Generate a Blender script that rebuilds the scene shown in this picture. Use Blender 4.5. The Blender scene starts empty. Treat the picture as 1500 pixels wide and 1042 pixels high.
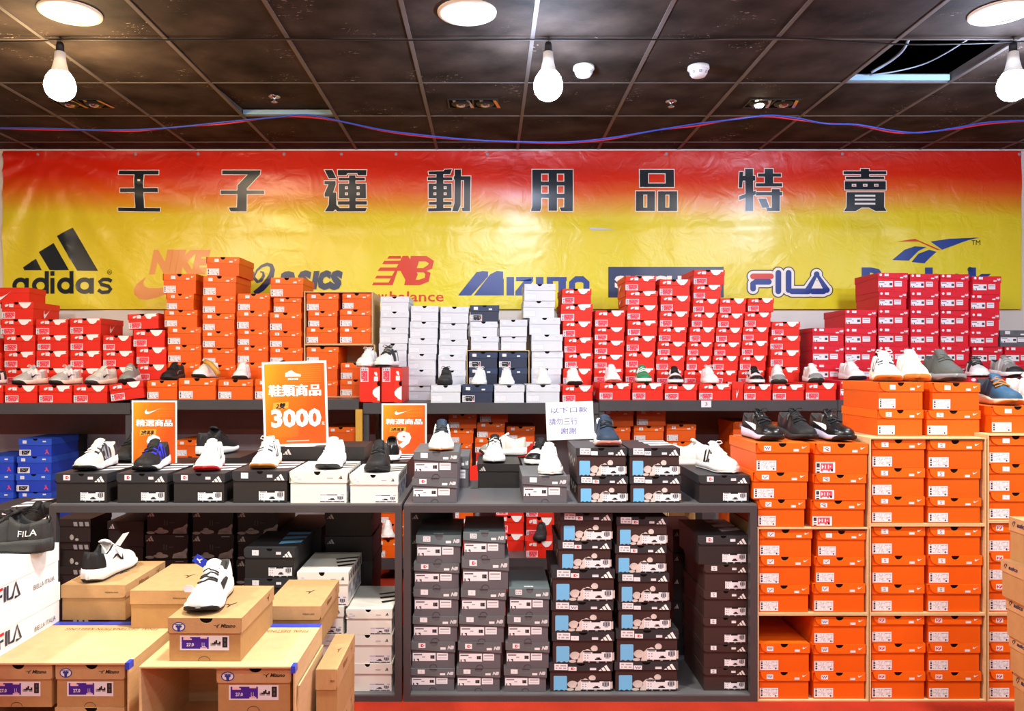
import bpy, bmesh, math, random
from mathutils import Vector, Matrix
from mathutils.geometry import tessellate_polygon
random.seed(7)
SC = bpy.context.scene
COL = SC.collection
# ---------------------------------------------------------------- camera, light, exposure
F, CX, CY, H = 1150.0, 716.0, 532.0, 1.36
cam = bpy.data.cameras.new('camera'); camo = bpy.data.objects.new('camera', cam); COL.objects.link(camo)
camo.location = (0, 0, H); camo.rotation_euler = (math.pi/2, 0, 0)
cam.sensor_width = 36; cam.lens = 36*F/1500
cam.shift_x = (750-CX)/1500; cam.shift_y = (CY-521)/1500
cam.clip_start = .05; SC.camera = camo
w = bpy.data.worlds.new('world'); SC.world = w; w.use_nodes = True
w.node_tree.nodes['Background'].inputs[0].default_value = (1, .97, .95, 1)
w.node_tree.nodes['Background'].inputs[1].default_value = 0.16
vs = SC.view_settings; vs.view_transform = 'Standard'; vs.look = 'None'; vs.exposure = 0.3; vs.gamma = 1; vs.use_curve_mapping = False
def hexlin(h):
    h = h.lstrip('#'); c = [int(h[i:i+2], 16)/255 for i in (0, 2, 4)]
    return tuple((x/12.92 if x <= .04045 else ((x+.055)/1.055)**2.4) for x in c) + (1,)
CEIL = 2.96
def lamp(name, kind, loc, power, color='#ffffff', size=.1, rot=(0, 0, 0)):
    l = bpy.data.lights.new(name, kind); l.energy = power; l.color = hexlin(color)[:3]
    if kind == 'AREA': l.shape = 'DISK'; l.size = size
    else: l.shadow_soft_size = size
    o = bpy.data.objects.new(name, l); COL.objects.link(o); o.location = loc; o.rotation_euler = rot
    return o
BULB_EMIT = 190.0
# unseen fill lamps added off frame, set out like the bulbs and recessed lights
for yy in (1.3, -1.2):
    for xx, cc in ((-4.3, '#ffe2b8'), (-1.9, '#fff0d8'), (.4, '#eef4ff'), (2.7, '#eef4ff'), (5.0, '#eef4ff')):
        lamp('bulb_light', 'POINT', (xx, yy, 2.6), 40 if yy > 0 else 26, cc, .06)
for yy in (2.2, .2):
    for xx in (-2.9, -.2, 2.4):
        lamp('ceiling_light', 'AREA', (xx, yy, 2.93), 70 if yy > 2 else 20, '#fff4e6', .24)

# ---------------------------------------------------------------- helpers
def W(px, py, Y): return ((px-CX)*Y/F, Y, H-(py-CY)*Y/F)
def X(px, Y): return (px-CX)*Y/F
def Z(py, Y): return H-(py-CY)*Y/F
MATS = {}
def M(name, hexc, rough=.55, spec=.4, var=.05, scale=14, bump=0., bscale=60, metal=0., rnd=0., coat=0., emit=0., stretch=None, sheen=0.):
    m = bpy.data.materials.new(name); m.use_nodes = True; nt = m.node_tree; b = nt.nodes['Principled BSDF']
    c = hexlin(hexc)
    b.inputs['Roughness'].default_value = rough; b.inputs['Specular IOR Level'].default_value = spec
    b.inputs['Metallic'].default_value = metal; b.inputs['Coat Weight'].default_value = coat
    b.inputs['Base Color'].default_value = c
    tc = nt.nodes.new('ShaderNodeTexCoord')
    src = tc.outputs['Object']
    if stretch:
        mp = nt.nodes.new('ShaderNodeMapping'); mp.inputs['Scale'].default_value = stretch
        nt.links.new(src, mp.inputs[0]); src = mp.outputs[0]
    if var > 0 or rnd > 0:
        hsv = nt.nodes.new('ShaderNodeHueSaturation'); hsv.inputs['Color'].default_value = c
        n = nt.nodes.new('ShaderNodeTexNoise'); n.inputs['Scale'].default_value = scale; n.inputs['Detail'].default_value = 3
        nt.links.new(src, n.inputs['Vector'])
        mr = nt.nodes.new('ShaderNodeMapRange'); mr.inputs[1].default_value = .3; mr.inputs[2].default_value = .7
        mr.inputs[3].default_value = 1-var; mr.inputs[4].default_value = 1+var
        nt.links.new(n.outputs[0], mr.inputs[0]); out = mr.outputs[0]
        if rnd > 0:
            oi = nt.nodes.new('ShaderNodeObjectInfo'); m2 = nt.nodes.new('ShaderNodeMapRange')
            m2.inputs[3].default_value = 1-rnd; m2.inputs[4].default_value = 1+rnd
            nt.links.new(oi.outputs['Random'], m2.inputs[0])
            mm = nt.nodes.new('ShaderNodeMath'); mm.operation = 'MULTIPLY'
            nt.links.new(out, mm.inputs[0]); nt.links.new(m2.outputs[0], mm.inputs[1]); out = mm.outputs[0]
        nt.links.new(out, hsv.inputs['Value']); nt.links.new(hsv.outputs[0], b.inputs['Base Color'])
    if bump > 0:
        n2 = nt.nodes.new('ShaderNodeTexNoise'); n2.inputs['Scale'].default_value = bscale; n2.inputs['Detail'].default_value = 4
        nt.links.new(src, n2.inputs['Vector'])
        bp = nt.nodes.new('ShaderNodeBump'); bp.inputs['Strength'].default_value = bump; bp.inputs['Distance'].default_value = .01
        nt.links.new(n2.outputs[0], bp.inputs['Height']); nt.links.new(bp.outputs[0], b.inputs['Normal'])
    if emit > 0:
        b.inputs['Emission Color'].default_value = c; b.inputs['Emission Strength'].default_value = emit
    MATS[name] = m
    return m

class MB:
    def __init__(s): s.v = []; s.f = []; s.m = []; s.mats = []
    def mi(s, mat):
        if mat not in s.mats: s.mats.append(mat)
        return s.mats.index(mat)
    def add(s, vs_, fs, mat):
        b = len(s.v); s.v += [tuple(p) for p in vs_]; k = s.mi(mat)
        for f in fs: s.f.append(tuple(b+i for i in f)); s.m.append(k)
    def box(s, x0, x1, y0, y1, z0, z1, mat):
        s.add([(x0,y0,z0),(x1,y0,z0),(x1,y1,z0),(x0,y1,z0),(x0,y0,z1),(x1,y0,z1),(x1,y1,z1),(x0,y1,z1)],
              [(0,3,2,1),(4,5,6,7),(0,1,5,4),(1,2,6,5),(2,3,7,6),(3,0,4,7)], mat)
    def prism(s, pts, y0, y1, mat):          # polygon in xz given counter-clockwise seen from -y; extruded from y0 (front) to y1
        n = len(pts)
        vv = [(p[0], y0, p[1]) for p in pts]+[(p[0], y1, p[1]) for p in pts]
        s.add(vv, [tuple(range(n)), tuple(range(2*n-1, n-1, -1))]+[(i, i+n, (i+1) % n+n, (i+1) % n) for i in range(n)], mat)
    def tube(s, pts, r, mat, n=6, cap=True, taper=None):
        pts = [Vector(p) for p in pts]; rings = []
        up = Vector((0, 0, 1))
        for i, p in enumerate(pts):
            d = (pts[min(i+1, len(pts)-1)]-pts[max(i-1, 0)]).normalized()
            a = d.cross(up)
            if a.length < 1e-4: a = d.cross(Vector((1, 0, 0)))
            a.normalize(); b = a.cross(d)
            rr = r*(taper[i] if taper else 1)
            rings.append([p+a*math.cos(2*math.pi*k/n)*rr+b*math.sin(2*math.pi*k/n)*rr for k in range(n)])
        vv = [q for R in rings for q in R]
        ff = [(i*n+k, i*n+(k+1) % n, (i+1)*n+(k+1) % n, (i+1)*n+k) for i in range(len(pts)-1) for k in range(n)]
        if cap: ff += [tuple(range(n-1, -1, -1)), tuple((len(pts)-1)*n+k for k in range(n))]
        s.add(vv, ff, mat)
    def lathe(s, prof, mat, n=24, c=(0, 0, 0)):
        vv = [(c[0]+r*math.cos(2*math.pi*k/n), c[1]+r*math.sin(2*math.pi*k/n), c[2]+z) for r, z in prof for k in range(n)]
        s.add(vv, [(i*n+k, i*n+(k+1) % n, (i+1)*n+(k+1) % n, (i+1)*n+k) for i in range(len(prof)-1) for k in range(n)], mat)
    def mesh(s, name, smooth=False):
        me = bpy.data.meshes.new(name); me.from_pydata(s.v, [], s.f)
        for mt in s.mats: me.materials.append(MATS[mt] if isinstance(mt, str) else mt)
        me.polygons.foreach_set('material_index', s.m)
        if smooth: me.polygons.foreach_set('use_smooth', [True]*len(s.f))
        me.update(); return me
def obj(name, me, parent=None, loc=None, rot=None, label=None, kind=None):
    o = bpy.data.objects.new(name, me); COL.objects.link(o)
    if parent is not None: o.parent = parent
    if loc is not None: o.location = loc
    if rot is not None: o.rotation_euler = rot
    if label: o['label'] = label
    if kind: o['kind'] = kind
    return o
def thing(name, label, cat, loc=(0, 0, 0), rotz=0, group=None, me=None):
    o = bpy.data.objects.new(name, me); COL.objects.link(o); o.location = loc; o.rotation_euler = (0, 0, rotz)
    o['label'] = label; o['category'] = cat
    if group: o['group'] = group
    return o
def fixnormals(me):
    bm = bmesh.new(); bm.from_mesh(me); bmesh.ops.recalc_face_normals(bm, faces=bm.faces); bm.to_mesh(me); bm.free(); return me

# lettering: text outlines as flat meshes fitted to a box, cached
TXT = {}
def text_raw(s, bold=0., shear=0.):
    k = (s, bold, shear)
    if k in TXT: return TXT[k]
    c = bpy.data.curves.new('t', 'FONT'); c.body = s; c.offset = bold; c.shear = shear; c.resolution_u = 2
    o = bpy.data.objects.new('t', c); COL.objects.link(o); bpy.context.view_layer.update()
    me = o.evaluated_get(bpy.context.evaluated_depsgraph_get()).to_mesh()
    v = [(p.co.x, p.co.y) for p in me.vertices]; f = [tuple(p.vertices) for p in me.polygons]
    bpy.data.objects.remove(o); bpy.data.curves.remove(c)
    x0 = min(p[0] for p in v); x1 = max(p[0] for p in v); y0 = min(p[1] for p in v); y1 = max(p[1] for p in v)
    TXT[k] = ([((p[0]-x0)/(x1-x0), (p[1]-y0)/(y1-y0)) for p in v], f, (x1-x0)/(y1-y0))
    return TXT[k]
for t_ in [('精選商品', 0.), ('鞋類商品', 0.), ('2雙', 0., .25), ('2件再享', 0., .25), ('3000', .045), ('9', .06), ('元', 0.), ('PRINCE', .04), ('謝謝', 0.), ('請勿三行', 0.), ('以下口款', 0.),
           ('FILA', 0.), ('BIELLA ITALIA', 0.), ('27.0', .03), ('LL', 0.), ('Mizuno', .03, .3), ('FINAL DESTINATION KEELUNG', 0.), ('asics', .05, .25), ('a', .05, .2), ('s', .05, .2), ('ı', .05, .2), ('c', .05, .2), ('NB', .06, .3), ('balance', .01), ('new', .01),
           ('NIKE', .07, .25), ('SKECHERS', .06), ('Reebok', .05), ('R', 0.), ('TM', 0.), ('3', 0.), ('MIZUNO', .04), ('S', .03), ('mizuno.com', 0.)]:
    text_raw(*t_)
# ---------------------------------------------------------------- materials
M('orange', '#e25b08', .5, .35, .035, 9, rnd=.05); M('orange_lid_lit', '#e8640c', .48, .35, .035, 9, rnd=.05)  # lid orange is lighter, upper light mixed into its colour
M('red', '#dd2716', .5, .35, .035, 9, rnd=.05); M('red_lid', '#e12e19', .48, .35, .03, 9, rnd=.05)
M('crimson', '#d31a2c', .5, .35, .03, 9, rnd=.04); M('crimson_lid', '#cf1a2e', .5, .35, .03, 9, rnd=.04); M('redorange', '#e0481c', .5, .3, .03)
M('boxwhite', '#d3d6de', .55, .35, .02, 9, rnd=.03); M('boxcream', '#e6e4dc', .55, .35, .02, 9, rnd=.02)
M('navy', '#2a3148', .5, .4, .05, 9); M('navy_lid', '#2c3a57', .5, .4, .05, 9)
M('greybox', '#5d5b62', .55, .35, .04, 9, rnd=.05); M('greylid', '#5e6266', .5, .4, .05, 9, rnd=.05); M('tealgrey', '#5f6f74', .5, .4, .05, 9)
M('blackbox', '#292626', .5, .4, .06, 9, rnd=.05); M('blacklid', '#2d2f33', .5, .4, .06, 9, rnd=.05); M('blackbox_redlit', '#3a2a28', .5, .4, .06, 9)  # last is black card with red reflected light mixed into its colour
M('blue', '#2143c2', .5, .4, .05, 9, rnd=.04); M('blue_lid', '#2a55cf', .5, .4, .05, 9, rnd=.04)
M('kraft', '#b68d5c', .75, .2, .05, 30, .08, 120, rnd=.03); M('kraft_lid', '#c0986a', .75, .2, .05, 30, .08, 120, rnd=.03)
M('carton', '#d6b586', .8, .2, .06, 18, .1, 90, stretch=(1, 1, 6)); M('cartonedge', '#8a5a2c', .85, .1, .1, 40)
M('white', '#f2f2f2', .5, .4, 0); M('paper', '#e4e1e8', .7, .2, .02); M('lgrey', '#c9ccd4', .6, .3, 0); M('mgrey', '#9a9ca4', .6, .3, 0); M('dgrey', '#55565c', .6, .3, 0)
M('ink', '#17181a', .55, .4, 0); M('inkblue', '#2b3f8f', .55, .3, 0); M('inkred', '#c8202a', .55, .3, 0); M('pink', '#e4485a', .55, .3, 0); M('purple', '#43259c', .5, .4, 0); M('skyblue', '#6fb8e8', .5, .4, 0)
M('stone', '#c6bcb8', .6, .3, .25, 22); M('stonedim', '#b4b4b0', .6, .3, .25, 22); M('hole_shade', '#170d08', .9, .1, 0); M('palepink', '#f0c8c8', .6, .3, 0)  # second stone has dim light in its colour; notch black paints inside shade
M('steel', '#434144', .42, .5, .08, 6, .05, 40); M('steelboard', '#5b5c60', .45, .5, .1, 5); M('shelfback', '#93604c', .3, .5, .12, 3)
M('wallpaint', '#e9e6e2', .8, .2, .03, 3, .03, 60); M('wallgrey', '#bdbac2', .7, .3, .05, 3)
M('rail', '#5d5754', .5, .4, .1, 8, metal=.1); M('railpale', '#8fb0c0', .5, .5, .05); M('plastic', '#e9e9e6', .4, .5, .02); M('lightring', '#efe6d2', .4, .5, .02)
M('chrome', '#c8ccd2', .15, .5, 0, metal=1.); M('black', '#0d0d0e', .5, .4, 0); M('voidblack', '#060606', .9, .1, 0)
M('cable_red', '#c8232e', .45, .5, 0); M('cable_blue', '#2b50b8', .45, .5, 0); M('cable_black', '#101012', .5, .4, 0); M('cable_grey', '#8d99a3', .5, .4, 0)
M('glow_warm', '#ffdca6', emit=BULB_EMIT*1.0); M('glow_cool', '#cfe0ff', emit=BULB_EMIT*1.25); M('panel_glow', '#fff6ea', emit=22.); M('spot_glow', '#ffedc8', emit=60.)
M('neck', '#d9d6cf', .4, .5, 0)
M('gold', '#c8963c', .4, .5, .05); M('bluetape', '#2545c8', .3, .5, .04)

def ceiling_mat():
    m = M('tile', '#1d1918', .8, .12, 0); nt = m.node_tree; b = nt.nodes['Principled BSDF']; L = nt.links
    tc = nt.nodes.new('ShaderNodeTexCoord'); oi = nt.nodes.new('ShaderNodeObjectInfo')
    ad = nt.nodes.new('ShaderNodeVectorMath'); ad.operation = 'MULTIPLY_ADD'; ad.inputs[1].default_value = (1, 1, 1)
    cm = nt.nodes.new('ShaderNodeCombineXYZ'); mu = nt.nodes.new('ShaderNodeMath'); mu.operation = 'MULTIPLY'; mu.inputs[1].default_value = 37
    L.new(oi.outputs['Random'], mu.inputs[0]); L.new(mu.outputs[0], cm.inputs[0]); L.new(mu.outputs[0], cm.inputs[1])
    L.new(tc.outputs['Object'], ad.inputs[0]); L.new(cm.outputs[0], ad.inputs[2])
    n1 = nt.nodes.new('ShaderNodeTexNoise'); n1.inputs['Scale'].default_value = 4; n1.inputs['Detail'].default_value = 6; L.new(ad.outputs[0], n1.inputs['Vector'])
    r1 = nt.nodes.new('ShaderNodeValToRGB'); r1.color_ramp.elements[0].position = .3; r1.color_ramp.elements[0].color = hexlin('#1e1814'); r1.color_ramp.elements[1].position = .75; r1.color_ramp.elements[1].color = hexlin('#4a3f38')
    L.new(n1.outputs[0], r1.inputs[0])
    mp = nt.nodes.new('ShaderNodeMapping'); mp.inputs['Scale'].default_value = (1, 3.2, 1); mp.inputs['Rotation'].default_value = (0, 0, .5); L.new(ad.outputs[0], mp.inputs[0])
    n2 = nt.nodes.new('ShaderNodeTexNoise'); n2.inputs['Scale'].default_value = 30; n2.inputs['Detail'].default_value = 2; n2.inputs['Distortion'].default_value = 1.2; L.new(mp.outputs[0], n2.inputs['Vector'])
    n3 = nt.nodes.new('ShaderNodeTexNoise'); n3.inputs['Scale'].default_value = 3.2; L.new(ad.outputs[0], n3.inputs['Vector'])
    m1 = nt.nodes.new('ShaderNodeMapRange'); m1.inputs[1].default_value = .665; m1.inputs[2].default_value = .69; L.new(n2.outputs[0], m1.inputs[0])
    m2 = nt.nodes.new('ShaderNodeMapRange'); m2.inputs[1].default_value = .57; m2.inputs[2].default_value = .63; L.new(n3.outputs[0], m2.inputs[0])
    mm = nt.nodes.new('ShaderNodeMath'); mm.operation = 'MULTIPLY'; L.new(m1.outputs[0], mm.inputs[0]); L.new(m2.outputs[0], mm.inputs[1])
    mx = nt.nodes.new('ShaderNodeMix'); mx.data_type = 'RGBA'; L.new(mm.outputs[0], mx.inputs[0]); L.new(r1.outputs[0], mx.inputs[6]); mx.inputs[7].default_value = hexlin('#b9aca0')
    L.new(mx.outputs[2], b.inputs['Base Color'])
    bp = nt.nodes.new('ShaderNodeBump'); bp.inputs['Strength'].default_value = .25; bp.inputs['Distance'].default_value = .004
    n4 = nt.nodes.new('ShaderNodeTexNoise'); n4.inputs['Scale'].default_value = 60; L.new(ad.outputs[0], n4.inputs['Vector']); L.new(n4.outputs[0], bp.inputs['Height']); L.new(bp.outputs[0], b.inputs['Normal'])
ceiling_mat()
def carpet_mat():
    m = M('carpet', '#a83220', .95, .1, .12, 5, .5, 350); return m
carpet_mat()
def banner_mat():
    m = M('banner', '#e0c828', .3, .45, 0); nt = m.node_tree; b = nt.nodes['Principled BSDF']; L = nt.links
    tc = nt.nodes.new('ShaderNodeTexCoord'); sp = nt.nodes.new('ShaderNodeSeparateXYZ'); L.new(tc.outputs['Object'], sp.inputs[0])
    n = nt.nodes.new('ShaderNodeTexNoise'); n.inputs['Scale'].default_value = .8; L.new(tc.outputs['Object'], n.inputs['Vector'])
    mr = nt.nodes.new('ShaderNodeMapRange'); mr.inputs[1].default_value = .25; mr.inputs[2].default_value = .75; mr.inputs[3].default_value = -.03; mr.inputs[4].default_value = .03; L.new(n.outputs[0], mr.inputs[0])
    zz = nt.nodes.new('ShaderNodeMapRange'); zz.inputs[1].default_value = 1.763; zz.inputs[2].default_value = 2.945; L.new(sp.outputs[2], zz.inputs[0])
    ad = nt.nodes.new('ShaderNodeMath'); L.new(zz.outputs[0], ad.inputs[0]); L.new(mr.outputs[0], ad.inputs[1])
    r = nt.nodes.new('ShaderNodeValToRGB'); e = r.color_ramp.elements
    e[0].position = .0; e[0].color = hexlin('#eede30'); e[1].position = 1; e[1].color = hexlin('#d8200f')
    for p, c in ((.58, '#e6d028'), (.66, '#e29a1c'), (.745, '#e25a14'), (.83, '#dc2c10')):
        q = e.new(p); q.color = hexlin(c)
    L.new(ad.outputs[0], r.inputs[0]); L.new(r.outputs[0], b.inputs['Base Color'])
    n2 = nt.nodes.new('ShaderNodeTexNoise'); n2.inputs['Scale'].default_value = 7; n2.inputs['Detail'].default_value = 5; n2.inputs['Distortion'].default_value = .8; L.new(tc.outputs['Object'], n2.inputs['Vector'])
    bp = nt.nodes.new('ShaderNodeBump'); bp.inputs['Strength'].default_value = .5; bp.inputs['Distance'].default_value = .014; L.new(n2.outputs[0], bp.inputs['Height']); L.new(bp.outputs[0], b.inputs['Normal'])
    b.inputs['Coat Weight'].default_value = .15; b.inputs['Coat Roughness'].default_value = .2
banner_mat()
M('print_black', '#1b2127', .3, .5, .04); M('print_white', '#f4efe2', .35, .5, 0); M('print_red', '#d8341c', .35, .5, 0); M('print_blue', '#1c3c8e', .32, .5, .04); M('print_navy', '#1c2f5c', .32, .5, .04); M('print_peach', '#eda05a', .35, .5, 0); M('print_dot', '#d85a30', .35, .5, 0)

# ---------------------------------------------------------------- the setting
XL, XR, YB = -5.6, 6.4, 5.885
def slab(name, x0, x1, y0, y1, z0, z1, mat, kind='structure', parent=None):
    b = MB(); b.box(x0, x1, y0, y1, z0, z1, mat); return obj(name, b.mesh(name), parent, kind=kind)
slab('floor', XL, XR, -3, YB, -.05, 0, 'carpet')
slab('wall_back', XL, XR, YB, YB+.12, 0, CEIL+.5, 'wallpaint')
TS = .6017; X0 = .214; Y0 = 3.874; DEPTH0 = Y0-2*TS
ceil = slab('ceiling', XL, XR, DEPTH0-.02, YB, CEIL+.45, CEIL+.5, 'voidblack')
slab('ceiling_front', XL, XR, -3, DEPTH0-.02, CEIL, CEIL+.06, 'tile', parent=ceil).pop('kind', None)
tb = MB(); tb.box(-TS/2+.004, TS/2-.004, -TS/2+.004, TS/2-.004, 0, .014, 'tile'); tm = tb.mesh('ceiling_tile')
tt = YB-(Y0+3*TS); tb = MB(); tb.box(-TS/2+.004, TS/2-.004, 0, tt, 0, .014, 'tile'); tmn = tb.mesh('ceiling_tile')
for i in range(-8, 9):
    for j in range(-2, 4):
        xc, y0 = X0+(i+.5)*TS, Y0+j*TS
        if (i, j) == (3, 0): continue               # the missing panel
        if j == 3: obj('ceiling_tile', tmn, ceil, (xc, y0, CEIL)); continue
        o = obj('ceiling_tile', tm, ceil, (xc, y0+TS/2, CEIL))
        if (i, j) == (-3, 1): o.rotation_euler = (math.radians(3.6), 0, 0); o.location.z += .021     # pushed up at its far edge
for i in range(-8, 10):
    b = MB(); b.box(-.010, .010, DEPTH0, YB, -.005, .002, 'rail'); b.box(-.002, .002, DEPTH0, YB, .002, .05, 'rail'); obj('ceiling_rail', b.mesh('ceiling_rail'), ceil, (X0+i*TS, 0, CEIL))
for j in range(-2, 4):
    b = MB(); b.box(XL, XR, -.006, .006, -.004, .003, 'rail'); b.box(XL, XR, -.002, .002, .003, .05, 'rail'); obj('ceiling_rail', b.mesh('ceiling_rail'), ceil, (0, Y0+j*TS, CEIL))
b = MB(); b.box(X0+3*TS+.01, X0+4*TS-.01, Y0+TS-.03, Y0+TS-.006, .004, .035, 'railpale'); obj('opening_edge', b.mesh('opening_edge'), ceil, (0, 0, CEIL), label='pale steel edge of the open ceiling panel')
b = MB(); b.box(X0-3*TS+.01, X0-2*TS-.01, Y0+2*TS-.026, Y0+2*TS-.009, .002, .03, 'railpale'); obj('opening_edge', b.mesh('opening_edge'), ceil, (0, 0, CEIL), label='pale steel edge beside the lifted panel')
slab('trim_1', XL, XR, YB-.02, YB, 2.948, 2.958, 'wallpaint')
# ---------------------------------------------------------------- banner
BX0, BX1, BZ0, BZ1, BY = X(4, 5.86), X(1496, 5.86), 1.763, 2.945, 5.868
def D(x, z):
    r = math.hypot(x+3.30, z-2.93); a = math.atan2(2.93-z, x+3.30)
    d = .013*(1-2*abs(math.sin(a*9+.4))**.6)*math.exp(-r/1.3)*min(1, r/.2)
    d += .006*math.sin(a*9+1)*math.exp(-((r-1.2)/1.3)**2)
    d += .005*math.sin(z*17+1.3*math.sin(x*.9))*max(0, min(1, (z-2.3)*2))
    d += .0022*math.sin(x*2*math.pi/.34)*(.4+.6*math.sin(x*1.7)**2)*max(0, 1-abs(z-2.3)/.5)
    d += .003*math.exp(-((z-2.36+.012*math.sin(x*2.1))/.03)**2)
    d += .004*math.sin(x*7+3*math.sin(z*5))*math.exp(-((z-2.42)/.12)**2)*math.sin(x*1.3+1)**2
    return BY-.012-d
NX, NZ = 190, 40
bx = [BX0+(BX1-BX0)*i/NX for i in range(NX+1)]; bz = [BZ0+(BZ1-BZ0)*j/NZ for j in range(NZ+1)]
b = MB(); b.add([(x, D(x, z), z) for z in bz for x in bx], [(j*(NX+1)+i, j*(NX+1)+i+1, (j+1)*(NX+1)+i+1, (j+1)*(NX+1)+i) for j in range(NZ) for i in range(NX)], 'banner')
banner = thing('banner', 'long red and yellow vinyl sale banner with brand logos on the back wall', 'banner')
obj('banner_sheet', b.mesh('banner_sheet', True), banner)
def bpx(p): return ((p[0]-CX)*5.855/F, H-(p[1]-CY)*5.855/F)
def tess(p):
    return [(0, 1, 2)] if len(p) == 3 else tessellate_polygon([[Vector((q[0], q[1], 0)) for q in p]])
def decal(name, layers, label=None):
    """layers: list of (polygons in photo pixels or raw xz triangles, material, lift)."""
    out = MB()
    for polys, mat, lift in layers:
        bm = bmesh.new(); kk = 0.
        for p in polys:
            kk += .00003; vs_ = [bm.verts.new((q[0], kk, q[1])) for q in p]
            for t3 in tess(p):
                try: bm.faces.new([vs_[i] for i in t3])
                except ValueError: pass
        xs = [v.co.x for v in bm.verts]; zs = [v.co.z for v in bm.verts]
        for g, lo, hi, ax in ((bx, min(xs), max(xs), 0), (bz, min(zs), max(zs), 2)):
            for c in g:
                if lo < c < hi:
                    co = [0, 0, 0]; no = [0, 0, 0]; co[ax] = c; no[ax] = 1
                    bmesh.ops.bisect_plane(bm, geom=bm.verts[:]+bm.edges[:]+bm.faces[:], plane_co=co, plane_no=no)
        bm.normal_update()
        for f in bm.faces:
            if f.normal.y > 0: f.normal_flip()
        bm.verts.index_update(); lf = [v.co.y for v in bm.verts]
        out.add([(v.co.x, D(v.co.x, v.co.z)-lift-lf[v.index], v.co.z) for v in bm.verts], [tuple(v.index for v in f.verts) for f in bm.faces], mat)
        bm.free()
    return obj(name, out.mesh(name, True), banner, label=label)
def area2(p): return sum(p[i][0]*p[(i+1) % len(p)][1]-p[(i+1) % len(p)][0]*p[i][1] for i in range(len(p)))
def grow(p, d):
    if area2(p) < 0: p = p[::-1]
    n = len(p); out = []
    for i in range(n):
        a, b_, c = Vector(p[i-1]), Vector(p[i]), Vector(p[(i+1) % n])
        e1 = (b_-a).normalized(); e2 = (c-b_).normalized()
        n1 = Vector((e1.y, -e1.x)); n2 = Vector((e2.y, -e2.x)); m = (n1+n2)
        if m.length < 1e-3: m = n1
        m.normalize(); k = min(2.2, 1/max(.3, m.dot(n1)))
        q = b_+m*d*k; out.append((q.x, q.y))
    return out
R_ = lambda x0, y0, x1, y1: [(x0, y0), (x1, y0), (x1, y1), (x0, y1)]
CH = {
 'a': (5, 150, [R_(122,75,412,103), R_(125,203,405,231), R_(118,347,418,373), [(237,100),(304,100),(299,180),(296,260),(302,350),(240,350),(230,260),(233,180)]], []),
 'b': (5, 150, [[(880,75),(1160,75),(1155,105),(1057,205),(1055,373),(938,373),(925,345),(985,345),(990,185),(1068,105),(880,103)], R_(866,221,1185,247)], []),
 'c': (5.5556, 450, [[(143,80),(205,80),(238,148),(178,148)], [(142,170),(232,170),(232,200),(210,262),(236,262),(236,362),(265,388),(485,388),(474,415),(245,415),(228,398),(212,415),(145,415),(175,362),(178,295),(142,295),(142,268),(175,197),(142,195)],
      [(250,80),(484,80),(480,124),(415,124),(408,106),(330,106),(318,124),(252,124)], R_(258,144,470,165), R_(258,190,478,308), R_(342,124,394,390), R_(250,333,485,360)], [R_(308,213,331,235), R_(403,213,427,235), R_(308,262,331,284), R_(403,262,427,284)]),
 'd': (5.5556, 450, [[(988,92),(1110,88),(1118,75),(1178,72),(1162,113),(990,115)], R_(982,140,1180,163), R_(988,190,1175,308), R_(1052,112,1108,390), R_(992,337,1175,360), [(985,390),(1172,386),(1172,410),(985,415)],
      [(1200,75),(1252,75),(1252,130),(1330,130),(1325,413),(1265,413),(1256,388),(1276,385),(1276,163),(1252,163),(1248,365),(1226,415),(1180,412),(1198,350),(1200,157),(1194,157),(1194,130),(1200,130)]], [R_(1028,213,1051,235), R_(1111,213,1135,235), R_(1028,262,1051,284), R_(1111,262,1135,284)]),
 'e': (5.5556, 750, [R_(165,75,495,108), [(165,75),(238,75),(238,385),(228,413),(154,413),(165,375)], R_(298,75,366,410), [(425,75),(495,75),(495,413),(400,413),(388,384),(425,382)], R_(165,173,495,206), R_(165,272,495,306)], []),
 'f': (5.5556, 750, [R_(1040,75,1318,105), R_(1040,188,1318,218), R_(1040,75,1108,218), R_(1250,75,1318,218), R_(1008,252,1162,280), R_(1008,385,1162,412), R_(1008,252,1068,412), R_(1100,252,1162,412), R_(1188,252,1343,280), R_(1188,385,1343,412), R_(1188,252,1248,412), R_(1280,252,1343,412)], []),
 'g': (5.5556, 1060, [[(130,92),(160,92),(158,125),(258,125),(258,165),(156,165),(148,222),(122,222)], R_(176,68,240,413), [(125,293),(260,247),(260,277),(240,287),(125,325)], R_(335,68,403,214), R_(280,106,468,132), R_(262,186,475,214), R_(262,258,475,287), [(390,235),(455,235),(455,413),(354,413),(345,387),(390,387)], [(280,312),(345,312),(372,385),(314,387)]], []),
 'h': (5.5556, 1060, [R_(1118,68,1185,140), R_(978,88,1325,112), R_(995,133,1306,152), R_(985,170,1318,240), R_(1000,260,1305,385), [(1000,380),(1122,385),(1075,413),(982,413)], [(1180,385),(1305,380),(1325,412),(1235,413)]], [R_(1041,193,1077,215), R_(1131,193,1167,215), R_(1222,193,1257,215), R_(1065,282,1232,297), R_(1065,313,1232,328), R_(1065,346,1232,361)]),
}
for k, (s, ox, ps, holes) in CH.items():
    cv = lambda P: [bpx((ox+x/s, 235+y/s)) for x, y in P]
    P = [cv(p) for p in ps]
    ly = [([grow(p, .0055) for p in P], 'print_white', .0016), (P, 'print_black', .0026)]
    if holes:
        hp = [cv(p) for p in holes]; ly.append((hp, 'print_white', .0034))
        if k != 'h': ly.append(([grow(p, -.006) for p in hp], 'print_dot', .004))
        else: ly.append(([grow(p, -.006) for p in hp[:3]], 'print_dot', .004))
    decal('lettering', ly, 'black banner character with a white outline')
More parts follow.
